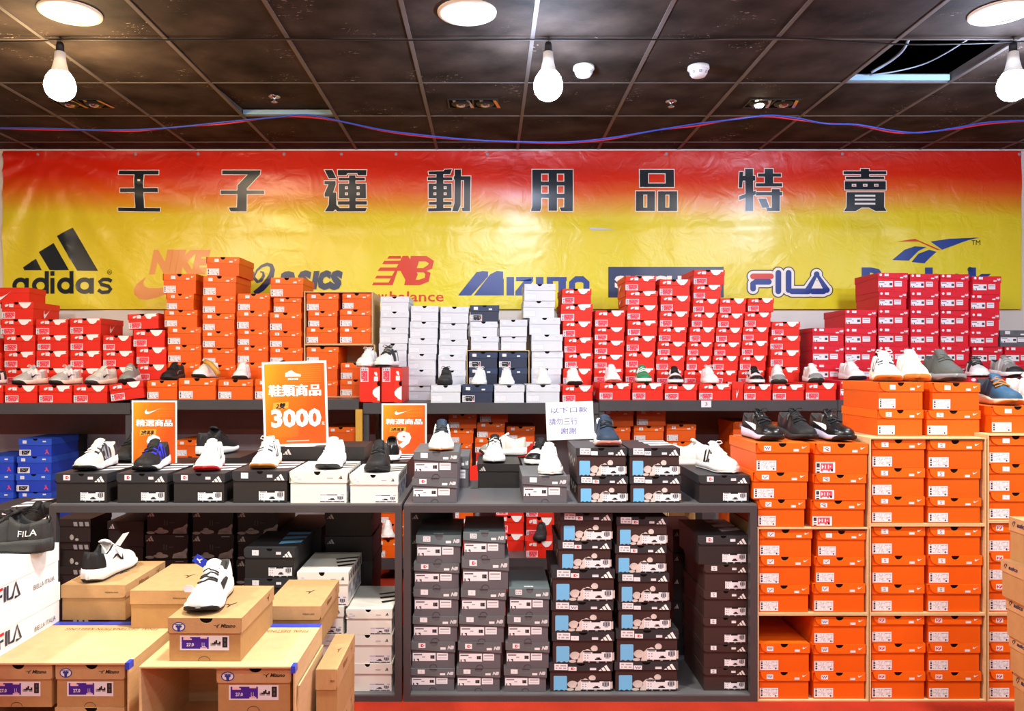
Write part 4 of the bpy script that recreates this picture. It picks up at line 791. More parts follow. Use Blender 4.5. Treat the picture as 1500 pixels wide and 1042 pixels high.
def sideways(key, label, p0, p1, z0, z1, Y, w_, group=None, ry=0.):
    K = KINDS[key]; d_ = (p1-p0)*Y/F; o = thing(K.name, label, 'shoe box', group=group); o.scale = (w_/K.w, d_/K.d, (z1-z0)/K.h)
    o.rotation_euler = (0, 0, -math.pi/2+ry); o.location = (((p0+p1)/2-CX)*Y/F, Y+w_/2, z0)
    put(K, o)
    return o
sideways('r0', 'red shoe box turned side on, on top of the first left red stack', -28, 43, Z(442.4, YBK), Z(421, YBK), YBK+.02, .2, G_R)
for (a, b_, c, d_, lb) in ((25,239,845,957,'under the first silver chunky sneaker'), (242,459,845,957,'under the second silver chunky sneaker'), (461,684,845,957,'under the third pale chunky sneaker'), (-190,22,845,957,'cut off at the left edge, front row')):
    fx_, fy_ = cv(0, 370); box(rk(), 'red shoe box '+lb, fx_(a), fx_(b_), S1, Z(fy_(c), YF), YF, group=G_R)
o = box('r1', 'tilted red shoe box at the end of the left front row', 160.5, 212, S1, S1+.108, YF, group=G_R); o.rotation_euler.y = -.135; o.location.z += .021; o.location.x += .004
# -- rear orange section
for nm, L_ in (('first rear orange stack', [(165,380,135),(187,365,262),(172,388,365),(193,410,475),(195,412,588),(195,405,700),(195,410,812)]), ('second rear orange stack', [(442,655,30),(418,635,150),(415,630,275),(415,625,388),(415,625,500),(418,630,607),(420,632,715),(420,630,820)]),
               ('third rear orange stack', [(637,850,262),(633,838,370),(637,838,490),(637,838,592),(634,836,700),(636,838,810)]), ('fourth rear orange stack', [(847,1062,160),(867,1050,285),(842,1050,382),(842,1050,500),(845,1058,605),(845,1055,712),(845,1055,818)])):
    stack(nm, YBK, S2, rows(200, 370, [(ok_(), a, b_, c) for a, b_, c in L_]), G_O)
for (a, b_, c, lb) in ((62,259,815,'under the black sneaker'), (262,506,800,'under the white sneaker with a brown strap'), (513,742,810,'under the white sneaker with a black toe'), (747,962,805,'half hidden by the big price sign')):
    fx_, fy_ = cv(200, 370); box(ok_(), 'orange shoe box on the rear shelf '+lb, fx_(a), fx_(b_), S2, Z(fy_(c), YF), YF, group=G_O)
zc = Z(504.8, YBK)
carton('kraft carton filled with six orange boxes on the rear shelf', X(446, YBK), X(546, YBK), zc, Z(427.6, YBK), YBK-.012, .36)
carton('lower kraft carton with an empty slot on the rear shelf', X(446, YBK), X(549, YBK), S2, zc-.001, YBK-.012, .36)
ra, rm, rb = X(446, YBK)+.0065, X(496.5, YBK), X(546, YBK)-.0065; rb2 = X(549, YBK)-.0065
stack('left column inside upper rear carton', YBK, zc+.006, rows(400, 370, [('o0',208,418,260),('o6',218,410,372),('o0',206,412,475)]), G_O, .33, .003, lim=(ra, rm-.0008))
stack('right column inside upper rear carton', YBK, zc+.006, rows(400, 370, [('o0',436,628,260),('o6',420,626,362),('o0',420,626,475)]), G_O, .33, .003, lim=(rm+.0008, rb))
stack('left column inside lower rear carton', YBK, S2+.006, rows(400, 370, [('o0',208,418,600),('o6',208,412,708),('o0',206,412,815)]), G_O, .33, .003, lim=(ra, rm-.0008))
stack('right column inside lower rear carton', YBK, S2+.006, rows(400, 370, [('o0',425,626,702),('o6',422,626,808)]), G_O, .33, .003, lim=(rm+.0008, rb2))
# upright red boxes
def upright(label, key, px, Y, rz):
    K = KINDS[key]; o = thing(K.name, label, 'shoe box', group='red boxes standing on their side'); hh = .222
    o.scale = (hh/K.w, 1, .128/K.h); o.rotation_euler = (0, math.pi/2, rz)
    o.location = (X(px, Y), Y+.16, S3_+hh/2+.0015)
    put(K, o)
    o.rotation_euler = Matrix.Rotation(rz, 3, 'Z').to_4x4().to_quaternion().to_matrix().to_4x4().to_euler() if False else (Matrix.Rotation(rz, 3, 'Z') @ Matrix.Rotation(math.pi/2, 3, 'Y')).to_euler()
    return o
upright('red box stood on its side under the all-white sneaker, left of a pair', 'r0', 526.5, 4.9, 0)
upright('red box stood on its side under the grey and white low sneaker', 'r1', 560, 4.9, -.035)
# -- white and navy section
for nm, x0_, L_ in (('first white stack', 400, [(678,865,280),(678,865,375),(672,860,478),(668,852,578),(665,850,690),(664,850,805)]), ('second white stack', 400, [(872,1053,340),(866,1050,440),(857,1045,545),(853,1038,645),(851,1035,745),(850,1035,848)]),
               ('third white stack', 600, [(192,378,345),(188,368,450),(182,372,555),(178,360,650),(178,360,750),(178,360,845)])):
    stack(nm, YBK, S3_, rows(x0_, 370, [(random.choice(['w0', 'w0', 'w1']), a, b_, c) for a, b_, c in L_]), G_W)
zc = Z(513.3, YBK)
carton('kraft carton of navy boxes between the white stacks', X(683.6, YBK), X(775.3, YBK), S3_, zc, YBK-.012, .35)
stack('white stack topped by a navy box', YBK, zc+.0005, rows(600, 370, [('n0',382,572,335),('w0',380,560,440),('w0',386,568,535)]), G_W)
stack('short white stack over the navy carton', YBK, zc+.0005, rows(600, 370, [('w0',568,750,428),('w1',578,745,535)]), G_W)
stack('left column inside navy carton', YBK, S3_+.006, rows(600, 370, [('n0',374,560,634),('n0',374,560,735),('n0',374,560,840)]), G_W, .32, .003, lim=(X(683.6, YBK)+.0065, X(729.3, YBK)))
stack('right column inside navy carton', YBK, S3_+.006, rows(600, 370, [('n0',564,750,634),('n0',564,750,735),('n0',564,750,840)]), G_W, .32, .003, lim=(X(730, YBK), X(775.3, YBK)-.0065))
stack('last white stack beside the red boxes', YBK, S3_, rows(600, 370, [('w0',725,930,200),('w1',718,925,308),('w0',757,960,415),('w0',770,975,522),('w0',772,977,628),('w0',770,965,738),('w0',770,968,842)]), G_W)
for (k_, a, b_, c, lb) in (('w0',130,327,845,'white shoe box under the black court shoe'), ('n0',330,531,845,'navy shoe box under a white shoe, front row'), ('w1',534,732,845,'white shoe box with pink sticker in front of the navy carton'), ('w0',737,958,842,'white shoe box in front row nearest the red boxes')):
    fx_, fy_ = cv(600, 370); box(k_, lb, fx_(a), fx_(b_), S3_, Z(fy_(c), YF), YF, group=G_W)
# -- right red section
for nm, x0_, zb_, L_ in (('red stack beside the white boxes', 800, S3_, [(97,290,230),(90,298,328),(103,292,438),(112,297,540),(116,298,640),(105,293,738),(105,296,842)]), ('short red stack left of the right red block', 800, S4, [(308,505,368),(305,500,475),(305,500,560),(303,495,650),(302,492,740),(302,492,832)]),
      ('first tall right red stack', 800, S4, [(500,700,150),(502,712,245),(512,712,335),(515,710,430),(508,700,530),(503,692,630),(502,692,735),(502,692,830)]), ('second tall right red stack', 800, S4, [(717,918,170),(725,918,275),(720,908,375),(714,895,475),(706,890,567),(697,882,655),(702,870,750),(700,872,838)]),
      ('tallest right red stack', 1000, S4, [(66,270,110),(66,248,205),(64,232,295),(55,216,382),(42,206,475),(30,193,570),(22,183,657),(8,182,750),(10,184,838)]), ('fourth right red stack', 1000, S4, [(233,405,290),(222,388,388),(210,378,478),(199,368,572),(190,355,658),(190,346,750),(190,348,838)]),
      ('fifth right red stack', 1000, S4, [(413,582,290),(391,564,378),(380,548,475),(374,545,562),(361,532,655),(351,520,750),(352,522,838)]), ('last right red stack', 1000, S4, [(563,748,440),(554,750,530),(556,748,620),(545,745,728),(545,745,828)])):
    stack(nm, YBK, zb_, rows(x0_, 370, [(rk(), a, b_, c) for a, b_, c in L_]), G_R)
for (x0_, a, b_, c, z_, lb) in ((800,100,300,845,S3_,'at left end, beside the white boxes'), (800,335,540,830,S4,'under the second white shoe from left'), (800,545,747,830,S4,'under the green and white sneaker'), (800,752,962,838,S4,'under the first black and white sneaker'), (1000,-34,99,838,S4,'left of the shelf number, partly covered'), (1000,101,310,835,S4,'above the shelf number sticker'), (1000,388,566,838,S4,'under the second black and white sneaker'), (1000,569,776,838,S4,'under the grey-toed white sneaker'), (1000,780,980,830,S4,'at right end, under the off-white sneaker')):
    fx_, fy_ = cv(x0_, 370)
    if a < 0: continue
    box(rk(), 'red shoe box in right front row '+lb, fx_(a), fx_(b_), z_, Z(fy_(c), YF), YF, group=G_R)
o = thing('red_shoe_box', 'red shoe box turned to show its swoosh side in front row', 'shoe box', group=G_R); K = KINDS['r0']; o.scale = (1, .215, 1); o.rotation_euler = (0, 0, -math.pi/2); o.location = (X(1080.5, YF), YF+.1, S4)
put(K, o)
# -- crimson section
for nm, x0_, L_ in (('first crimson stack from left', 1000, [('c0',823,1029,480),('c0',823,1029,595),('c0',823,1029,710),('c0',823,1029,820)]), ('second crimson stack', 1250, [('c0',-55,150,365),('c0',-55,150,482),('c0',-55,144,600),('c0',-55,144,710),('c0',-55,146,820)]), ('third crimson stack', 1250, [('c0',154,350,130),('c0',160,342,250),('c0',156,352,363),('c0',156,354,480),('c0',156,354,597),('c0',156,352,710),('c0',156,352,820)]),
      ('fourth crimson stack', 1250, [('c0',358,546,135),('c0',362,546,250),('c0',362,546,365),('c0',362,546,485),('c0',362,548,600),('c0',364,550,715),('c0',364,550,822)]), ('fifth crimson stack', 1250, [('c0',552,738,138),('c0',552,738,250),('c0',552,738,368),('c0',552,736,483),('c0',554,740,598),('c0',556,740,715),('c0',556,740,822)]),
      ('sixth crimson stack', 1250, [('c0',756,942,152),('c0',744,936,268),('c0',746,932,385),('c0',742,926,500),('c0',752,950,600),('c0',752,946,720),('c0',752,946,824)]), ('seventh crimson stack topped by a grey box', 1250, [('g0',932,1130,495),('c0',962,1150,600),('c0',960,1150,720),('c0',960,1150,824)])):
    stack(nm, YBK, S5, rows(x0_, 370, L_), G_C)
# -- shelf number
b = MB(); b.box(-.031, .031, -.0008, 0, -.021, .021, 'paper'); o = thing('shelf_number_card', 'small white card with number 3 on the shelf edge', 'card', (X(1034.5, 4.879), 4.879, Z(592, 4.879)), me=b.mesh('shelf_number_card'))
v, f, _ = text_raw('3', 0, 0); b = MB(); b.add([((p[0]-.5)*.016, -.0014, (p[1]-.5)*.022) for p in v], f, 'dgrey'); obj('number', b.mesh('number'), o)

# ---------------------------------------------------------------- boxes low on the rear shelf
YL = 5.06; ZLO = .1465; f6 = lambda v: 600+v/8.68
G_L = 'boxes stored low on the rear shelf'
def low(nm, L_, Y=YL, z=ZLO, d=.33): return stack(nm, Y, z, L_, G_L, d)
low('first low stack behind the middle table', [('o0',656,699,606.8),('o0',659,694,628),('o0',659,692,649.5),('o1',658,692,672),('o0',658,693,694),('o0',658,694,716),('o0',658,694,738),('r0',658,694,760),('r0',658,694,783)])
low('second low stack behind the middle table', [('o0',702,745,598),('o0',698,740,619),('o0',695,737,642),('r0',696,738,664),('r0',697,738,685),('r0',697,740,708),('r0',726,768,730),('r1',726,768,756),('r0',726,768,782)])
low('third low stack behind the middle table', [('o0',741,784,625),('r0',739,783,647),('r0',770,812,669),('r2',770,812,692),('r0',770,812,714),('r0',770,812,736),('r1',770,812,758),('r0',770,812,792)], YL+.04)
low('fourth low orange stack, right of the note', [('o0',879,929,600),('o1',878,924,625),('o0',878,924,648),('o0',878,924,671),('o0',878,926,694)], z=Z(717, YL))
low('fifth low orange stack, right of the note', [('o0',932,976,600),('o1',928,973,624),('o0',930,974,648),('o0',930,974,671),('o0',930,974,694)], z=Z(717, YL))
low('sixth low orange stack, right of the note', [('o1',976,1020,622),('o0',978,1022,647),('o0',978,1022,671),('o0',978,1022,694)], z=Z(717, YL))
for a_, b2, lb in ((876, 928, 'left'), (930, 976, 'middle'), (978, 1024, 'right')): carton('kraft carton under the low orange stacks, '+lb+' of three', X(a_, YL), X(b2, YL), ZLO, Z(717, YL)-.0006, YL-.01, .36)
low('orange stack behind the black sneakers', [('o5',1073,1142,618),('o0',1073,1142,650),('o0',1073,1142,682),('o0',1073,1142,714),('o0',1073,1142,746),('o0',1073,1142,778)], z=ZLO)
low('orange stack under the small 9 sign', [('o0',477,521,626),('o0',477,521,649),('o0',477,521,672),('o0',477,521,695),('o0',477,521,718),('o0',477,521,741),('o0',477,521,764),('o0',477,521,787)])
low('orange stack between the two tables', [('o5',552,596,744),('o0',552,596,768),('o0',552,596,793)], YL+.04)
low('low orange stack behind the red-toed shoe', [('o0',256,300,645),('o0',256,300,669),('o0',256,300,693),('o0',256,300,717),('o0',256,300,741),('o0',256,300,765),('o0',256,300,788)])
low('low orange stack behind the gum-toed shoe', [('o0',340,384,672),('o0',340,384,695),('o0',340,384,718),('o0',340,384,741),('o0',340,384,764),('o0',340,384,787)])
for k_, Y_ in ((0, YL), (1, YL+.395)):
    if k_ == 0: low('front blue stack under the left shelf', [('b0',27,76,643),('b0',24.5,76,669),('b0',23,75,694.7),('b0',27,76,721),('b0',25,76,745),('b0',25,76,769),('b0',25,76,790)], Y_-.06)
    else: low('dark stack behind the blue boxes, left shelf', [('kb',66,106,640),('kb',66,106,663),('kb',66,106,687),('kb',66,106,710),('kb',66,106,733),('kb',66,106,756)], Y_-.09, d=.21)
low('left blue stack cut off by the frame', [('b0',-30,20.5,669),('b0',-30,20.5,694.5),('b0',-30,20,721),('b0',-30,22,746),('b0',-30,22,770),('b0',-30,22,790)], YL-.06)
# ---------------------------------------------------------------- orange wall on the floor, right
YP = 3.16; zA, zM = Z(773.2, YP), Z(899.6, YP)
xa, xb = X(1108.5, YP+.004), X(1271.5, YP)
carton('kraft carton of six orange boxes beside the middle table, upper', xa, xb, zM, zA, YP-.006, .37)
carton('floor carton beside the middle table with one empty slot', xa, xb, 0.0, zM-.0006, YP-.006, .37)
xc_, xd_ = X(1273, YP), X(1443.5, YP); zC, zD = Z(641.7, YP), Z(769, YP)
carton('top kraft carton in the middle of the orange wall', xc_, xd_, zD, zC, YP-.006, .37)
carton('centre kraft carton in the middle of the orange wall', xc_, xd_, zM, zD-.0006, YP-.006, .37)
carton('floor carton in the middle of the orange wall', xc_, xd_, 0, zM-.0006, YP-.006, .37)
xe_, xf_ = X(1445.5, YP), X(1532, YP); zF, zE = Z(636.5, YP), Z(764, YP)
carton('top kraft carton at the right end of the orange wall', xe_, xf_, zE, zF, YP-.006, .37)
carton('centre kraft carton at the right end of the orange wall', xe_, xf_, zM, zE-.0006, YP-.006, .37)
carton('floor carton at the right end of the orange wall', xe_, xf_, 0, zM-.0006, YP-.006, .37)
st = lambda nm, z, L_, lim=None: stack(nm, YP, z, L_, G_F, .345, .003, lim=lim)
la, lm, lb_ = xa+.0065, X(1190.8, YP), xb-.0065
g = lambda x, x0_=1000: x0_+x/4.34
st('orange wall first column, above its cartons', zA+.0006, [('o5',g(462),g(810),649.3),('o2',g(444),g(800),692),('o2',g(474),g(782),732)])
st('orange wall second column, above its cartons', zA+.0006, [('o3',1193,1272.5,650),('o3',1192.5,1269.5,695.3),('o3',1188.5,1267.5,733.5)])
st('first column, upper carton of orange wall', zM+.0055, [('o2',1109.5,1190.5,776),('o2',1109.5,1188.5,816),('o2',1109.5,1186,857.7)], (la, lm-.0008))
st('second column, upper carton of orange wall', zM+.0055, [('o0',1197,1269,778),('o2',1194,1267,816.5),('o2',1190,1268,855.5)], (lm+.0008, lb_))
st('first column, floor carton of orange wall', .0055, [('o5',1109.5,1187,943.5),('o5',1109.5,1186.5,984.8)], (la, lm-.0008))
st('second column, floor carton of orange wall', .0055, [('o5',1188.5,1269.5,904),('o5',1188,1269,944.7),('o5',1189,1269,985.8)], (lm+.0008, lb_))
for nm, z, L1, L2 in (('top', zD+.0055, (644.2,686,727.5), (645.4,687.2,729.8)), ('centre', zM+.0055, (771.3,814.2,856.5), (772,814.6,856.8)), ('floor', .0055, (901.6,943,984.8), (901.6,943,984.8))):
    k1 = 'o1' if nm != 'floor' else 'o4'
    st(f'third column, {nm} carton of orange wall', z, [(k1, 1275.5+random.uniform(0, 1.2), 1356.5-random.uniform(0, 2.5), y) for y in L1], (xc_+.0065, X(1358, YP)))
    st(f'fourth column, {nm} carton of orange wall', z, [(k1, 1358.5+random.uniform(0, 1), 1440-random.uniform(0, 4), y) for y in L2], (X(1358.6, YP), xd_-.0065))
for nm, z, L1 in (('top', zE+.0055, (638.5,680,721.7)), ('centre', zM+.0055, (766,810.5,852)), ('floor', .0055, (901.6,943,984))):
    st(f'last column, {nm} carton of orange wall', z, [('o6' if nm == 'top' else 'o4', 1448, 1528.5, y) for y in L1], (xe_+.0065, xf_-.0065))
stack('left loose pair on top of the orange wall', 3.24, zC+.0006, [('o6',1286,1353.5,560.2), ('o1',1284.6,1353.2,600.6)], G_F, .33, .002)
stack('right loose pair on top of the orange wall', 3.24, zC+.0006, [('o6',1365,1436.6,561), ('o1',1357,1437,601.5)], G_F, .33, .002)
box('o6', 'orange shoe box under the blue sneaker at the right end', 1451.5, 1531, zF+.0006, Z(595.5, YP+.05), YP+.05, .33, group=G_F)
# ---------------------------------------------------------------- middle table, top
T = ZT+.0006; Y1 = 3.175
stack('left grey pair on the middle table', Y1, T, [('g0',605,672,662), ('g1',603,670.5,700.5)], 'grey shoe boxes', None, .003)
box('g0', 'grey shoe box at the back, right of the left grey pair', 655, 687.5, T, Z(669, 3.56), 3.56, .3)
box('kb', 'black shoe box under the pink and black sneaker', 698.5, 762.5, T, Z(680, 3.56), 3.56, .4)
box('g0', 'single grey shoe box under the plain white sneaker', 764.7, 832, T, Z(698, Y1), Y1, .33)
box('g0', 'grey shoe box half hidden behind the plain white sneaker', 766, 821, T, Z(684.5, 3.54), 3.54, .33)
stack('left pebble print pair on the middle table', Y1, T, [('s1',843,918.5,656.5), ('s0',845,920.5,698.5)], 'pebble print boxes', None, .003)
stack('right pebble print pair on the middle table', Y1, T, [('s2',921,997,656.5), ('s1',922,998.5,698.5)], 'pebble print boxes', None, .003)
box('k0', 'black shoe box under the white sneaker with black stripes', 1023, 1099, T, Z(696.5, Y1), Y1, .34, group=None)
box('kb', 'black shoe box behind, holding the second white sneaker', 1003, 1066, T, Z(688, 3.6), 3.6, .34)
# -- middle table, lower shelf
B0 = ZB+.0006; f4y = lambda v: 790+v/4.136
stack('left grey stack under the middle table', 3.187, B0, [('g2',608.7,676,784.5),('g1',605.5,673.5,825.5),('g0',605,673,862.5),('g0',604,671.5,903.5),('g1',602,667.5,941),('g0',600.8,667,979.5)], 'grey shoe boxes', None, .003)
stack('middle grey stack under the middle table', Y1, B0, [('g2',678,741,780),('g1',676,746,819),('g0',674.5,742,863.5),('g0',672,739.5,903),('g1',670.5,735,942),('g0',668,733.5,980)], 'grey shoe boxes', None, .003)
stack('right grey stack under the middle table', Y1, B0, [('g2',745,805.8,862.5),('g0',742.6,804.5,902.6),('g1',740,805.5,941.5),('g0',737.5,801.5,979.5)], 'grey shoe boxes', None, .003)
stack('left pebble stack under the middle table', Y1, B0, [('s0',820,898,751.7),('s0',817.5,896.3,793.8),('s0',808,901.3,834.8),('s2',806.5,899,882),('s1',808,900.5,926.5),('s0',804,898,972.5)], 'pebble print boxes', None, .003)
stack('right pebble stack under the middle table', Y1, B0, [('s0',902.5,978.6,757.4),('s0',900.5,977,799.8),('s1',905,981,841),('s1',904.7,983.3,883.5),('s0',901.8,994.5,923.5),('s2',899.6,994,970.5)], 'pebble print boxes', None, .003)
stack('dark stack, right end under middle table', 3.187, B0, [('k0',1022,1098,785),('k2',1031,1097,827.5),('k2',1030,1097,866),('k2',1029.5,1096.5,905),('k2',1030,1096,944.5),('k2',1030,1095.5,979)], 'dark boxes below the middle table', None, .002)
stack('rear black stack under middle table, left', 3.58, B0, [('kb',600,664,750),('kb',600,664,786),('kb',600,664,822),('kb',600,664,858),('kb',600,664,894),('kb',600,664,930)], 'black boxes in the back row', .32)
stack('rear black stack under middle table, right', 3.58, B0, [('kb',985,1030,776),('kb',985,1030,811),('kb',985,1030,846),('kb',985,1030,881),('kb',985,1030,916)], 'black boxes in the back row', .32)
# ---------------------------------------------------------------- left table, top
for k_, a, b_, y, lb in (('k0',80,157.5,694,'under the beige sneaker'), ('k0',170,245.5,694,'under the black and blue sneaker'), ('k0',252.5,329.5,694,'under the red-toed white sneaker'), ('k1',339.5,421.5,690.5,'under the gum-toed white sneaker')):
    box(k_, 'black shoe box '+lb, a, b_, T, Z(y, Y1), Y1)
box('a0', 'white shoe box under the white sneaker with a black toe, front table', 423.5, 509, T, Z(691, Y1), Y1)
box('a0', 'white shoe box under the all-black sneaker', 511.5, 584, T, Z(695.5, Y1), Y1)
YR = 3.56
box('kb', 'black shoe box behind, holding the small sign at left', 152, 212, T, Z(682, YR), YR, .3); ZR1 = Z(682, YR)
box('kb', 'black shoe box behind, under the small orange sign', 216, 276, T, Z(682, YR), YR, .3)
box('kb', 'black shoe box behind the red-toed white sneaker', 290, 352, T, Z(671, YR), YR, .3)
o = sideways('kb', 'large black box behind, carrying the big price sign', 408, 534, T, Z(655, YR), YR, .26)
for c in list(o.children_recursive):
    if c.name.startswith('logo'): bpy.data.objects.remove(c)
b = MB(); K = KINDS['kb']; fn = place('R', K.w, K.d, K.h, .0006)
for q in BARS: b.add([fn(.05+.1*x, .05+.14*y) for x, y in q], [tuple(range(4))], 'stone')
obj('logo', b.mesh('logo'), o)
box('k2', 'dark box behind, under the sign with the large 9', 548, 598, T, Z(677, YR), YR, .34)
# -- left table, lower shelf
def rear(nm, a, b_, key, top=747, n=6, st_=36.): return stack(nm, YR, B0, [(key, a+random.uniform(-1, 1), b_+random.uniform(-1, 1), top+i*st_) for i in range(n)], 'black boxes in the back row', .32)
rear('first picture-print stack, left table', 213, 276, 'kp', 748); rear('second picture-print stack, left table', 280.5, 343, 'kp', 748); rear('third picture-print stack, left table', 346.5, 409, 'kp', 748)
rear('barred stack left of the picture-print ones', 157, 211, 'kb', 764, 5, 38); rear('barred stack right of the picture-print ones', 411, 472, 'kb', 774, 5, 40); rear('barred rear stack beside the table end', 475, 546, 'kb', 750, 6, 36)
stack('side-on stack behind the left table leg', 3.5, .0006, [('ks',81,133,760),('ks',82,132,794),('ks',81,133,830),('ks',82,133,866),('ks',81,132,902),('ks',82,133,940)], 'black boxes in the back row', .2)
stack('front black stack below the left table', Y1, B0, [('k3',356.7,432.5,804),('k1',357,432.8,848),('k1',357,432.8,890),('k1',357,432.8,932),('k1',357,432.8,974)], 'black boxes below the left table', None, .003)
stack('tall white stack below the left table', Y1, B0, [('a0',434.5,511,838.5),('a0',434,504,888.5),('a0',434,503,930),('a0',434,503,972.5)], 'white striped boxes below the left table', None, .003)
stack('short white stack at the left table leg', Y1, B0, [('a0',506,575.2,893),('a0',504,575,930.5),('a0',504,575,973)], 'white striped boxes below the left table', None, .003)
# -- far left table
box('k1', 'black shoe box on the far left table, right end', 30, 69, ZFL+.001, Z(778, 3.45), 3.45, .3)
o = box('k0', 'black box with white striped lid at the far left', -36, 26, ZFL+.104, Z(748, 3.5), 3.5, .33)
box('k1', 'black box underneath the striped-lid box, far left', -36, 26, ZFL+.001, ZFL+.103, 3.5, .33)

# ---------------------------------------------------------------- foreground cartons and kraft boxes
ZK = .446; YK = 2.375
def fore(label, p0, p1, z1, Yf, d, flaps=()):
    o, w2, d2, h = carton(label, X(p0, Yf), X(p1, Yf), 0.0, z1, Yf, d, mat='carton')
    b = MB(); b.box(-w2+.005, w2-.005, -d2+.004, d2-.005, h-.272, h-.267, 'carton'); obj('inner_shelf', b.mesh('inner_shelf'), o)
    b = MB(); b.box(-w2, w2, d2-.035, d2+.0008, h, h+.0008, 'bluetape'); b.box(-w2, w2, d2, d2+.0008, h-.04, h, 'bluetape'); obj('blue_tape', b.mesh('blue_tape'), o, label='strip of blue packing tape')
    b = MB(); b.box(w2-.012, w2+.0008, -d2-.0008, -d2+.03, h-.02, h+.0009, 'bluetape'); obj('blue_tape', b.mesh('blue_tape'), o, label='corner scrap of blue tape')
    v, f, _ = text_raw('FINAL DESTINATION KEELUNG', 0, 0); b = MB()
    b.add([(-(p[0]-.5)*.28*w2/.23+.06, d2-.075-(p[1]-.5)*.022, h+.0006) for p in v], f, 'cartonedge'); obj('lettering', b.mesh('lettering'), o, label='upside-down shipping words')
    return o, w2, d2, h
o1, w2, d2, h = fore('open kraft shipping carton with a half empty front, bottom left', 203.6, 432, ZK, 2.362, .385)
b = MB(); b.box(w2+.001, w2+.006, -d2+.02, d2-.02, h-.26, h-.05, 'carton'); fl = obj('side_flap', b.mesh('side_flap'), o1, rot=(0, .06, 0)); fl.location.x = -.02
o2, w2, d2, h = fore('open kraft shipping carton with two boxes, far bottom left', -60, 189, ZK, 2.39, .38)
box('m0', 'kraft shoe box inside the half empty carton', 316.5, 427, ZK-.006-.1335, ZK-.0065, 2.372, .34)
box('m0', 'kraft shoe box below, in the half empty carton', 316.5, 427, .05, .05+.12, 2.372, .34) if False else None
box('m0', 'kraft shoe box in the far left carton, right one', 80.5, 183.5, ZK-.1385, ZK-.0065, 2.398, .34)
box('m0', 'kraft shoe box in the far left carton, cut off by the frame', -28, 77, ZK-.1385, ZK-.0065, 2.398, .34)
box('m0', 'lower kraft shoe box in the far left carton', 79.5, 183, ZK-.2655, ZK-.1395, 2.398, .34); bpy.data.objects.get('kraft_shoe_box')
box('m0', 'kraft shoe box with white sneaker on top, front', 244.7, 354.5, ZK+.001, Z(906, 2.4), 2.4, .35, rz=-.012)
box('m1', 'plain kraft box under the black and white sneaker', 88.5, 185, ZK+.001, Z(857.7, 2.785), 2.785, .34)
box('m1', 'plain kraft box behind the white sneaker', 189.5, 284, ZK+.001, Z(865.5, 2.7), 2.7, .36)
# kraft boxes on the right side of the open carton
for k, (z0, z1, dx) in enumerate(((ZK-.085, ZK+.052, 0), (ZK-.27, ZK-.087, .012), (.0, ZK-.272, .006))):
    K = KINDS['m1']; xr = X(468+dx*400, 2.55)
    o = thing('kraft_shoe_box', ['large kraft box with a printed lid, right of the open carton', 'kraft box at right of the carton, second from top', 'kraft box at right of the carton, on the floor'][k], 'shoe box')
    wd = .20 if k == 0 else .07; dd = .34; yy = 2.78 if k == 0 else 2.56
    o.scale = (wd/K.w, dd/K.d, (z1-z0)/K.h); xr = X(497, 3.12) if k == 0 else X(503, 2.9)
    o.location = (xr-wd/2 if k == 0 else -.568+wd/2+dx*.3, yy+dd/2, z0+.0005)
    put(K, o)
# white boxes at far left
WB = KINDS['awf'] if 'awf' in KINDS else None
def fila(label, z0, z1, dx):
    o = thing('white_shoe_box', label, 'shoe box', (X(88, 2.78)-.17+dx, 2.78-.29, z0), group=None); w2, d2, h = .17, .29, z1-z0
    b = MB(); b.box(-w2+.002, w2-.002, -d2+.002, d2-.002, 0, h*.96, 'white'); obj('body', b.mesh('body'), o)
    b = MB(); b.box(-w2, w2, -d2, d2, h*.55, h, 'white'); obj('lid', b.mesh('lid'), o)
    f_ = lambda y, z: (w2+.0008, y, z)
    b = MB(); S_ = lambda pts, wd: [[f_(*q) for q in p] for p in stroke(pts, wd)]
    y0 = -.055; hh = h*.34; zb_ = h*.16
    L2 = lambda u, v: (y0+u*.115, zb_+v*hh)
    for pts, mt in (([(.0,.93),(.2,.93)], 'inkred'), ([(.0,.0),(.0,.5),(.18,.5)], 'navy'), ([(.3,.0),(.3,1)], 'navy'), ([(.42,1),(.42,.08),(.62,.08)], 'navy'), ([(.62,.0),(.8,1),(.98,.0),(.74,.0)], 'navy')):
        for q in S_([L2(*p) for p in pts], .0095): b.add(q, [tuple(range(4))], mt)
    obj('logo', b.mesh('logo'), o)
    v, f, _ = text_raw('BIELLA ITALIA', 0, 0); b = MB(); b.add([f_(.135+.125*p[0], h*.1+.016*p[1]) for p in v], f, 'dgrey'); obj('lettering', b.mesh('lettering'), o)
    return o
zf = Z(795, 2.78); zm = (ZK+zf)/2
fila('white shoe box with logo, on the carton, lower of two', ZK+.001, zm-.0005, 0); fila('white shoe box with logo, under the black sneaker', zm+.0005, zf, -.004)
# kraft stack at the right edge, near the camera
zz = [Z(v, 2.88) for v in (1052, 983, 930, 873, 819, 757)]
for k in range(5):
    K = KINDS['as']; o = thing('kraft_shoe_box', f'kraft shoe box, {["lowest", "fourth from top", "third from top", "second from top", "topmost"][k]} of the stack at the right edge', 'shoe box', group='kraft boxes at the right edge')
    dx = [.015, .0, -.012, -.03, .0][k]; o.scale = (1, 1, (zz[k+1]-zz[k]-.001)/K.h); o.rotation_euler.z = -.05
    o.location = (X(1476, 2.88)+.13+dx, 2.88-.17, zz[k]+.0005)
    put(K, o)
carton('kraft carton under the stack at the right edge', X(1480, 2.88), X(1480, 2.88)+.28, 0, zz[0]-.0005, 2.54, .34)
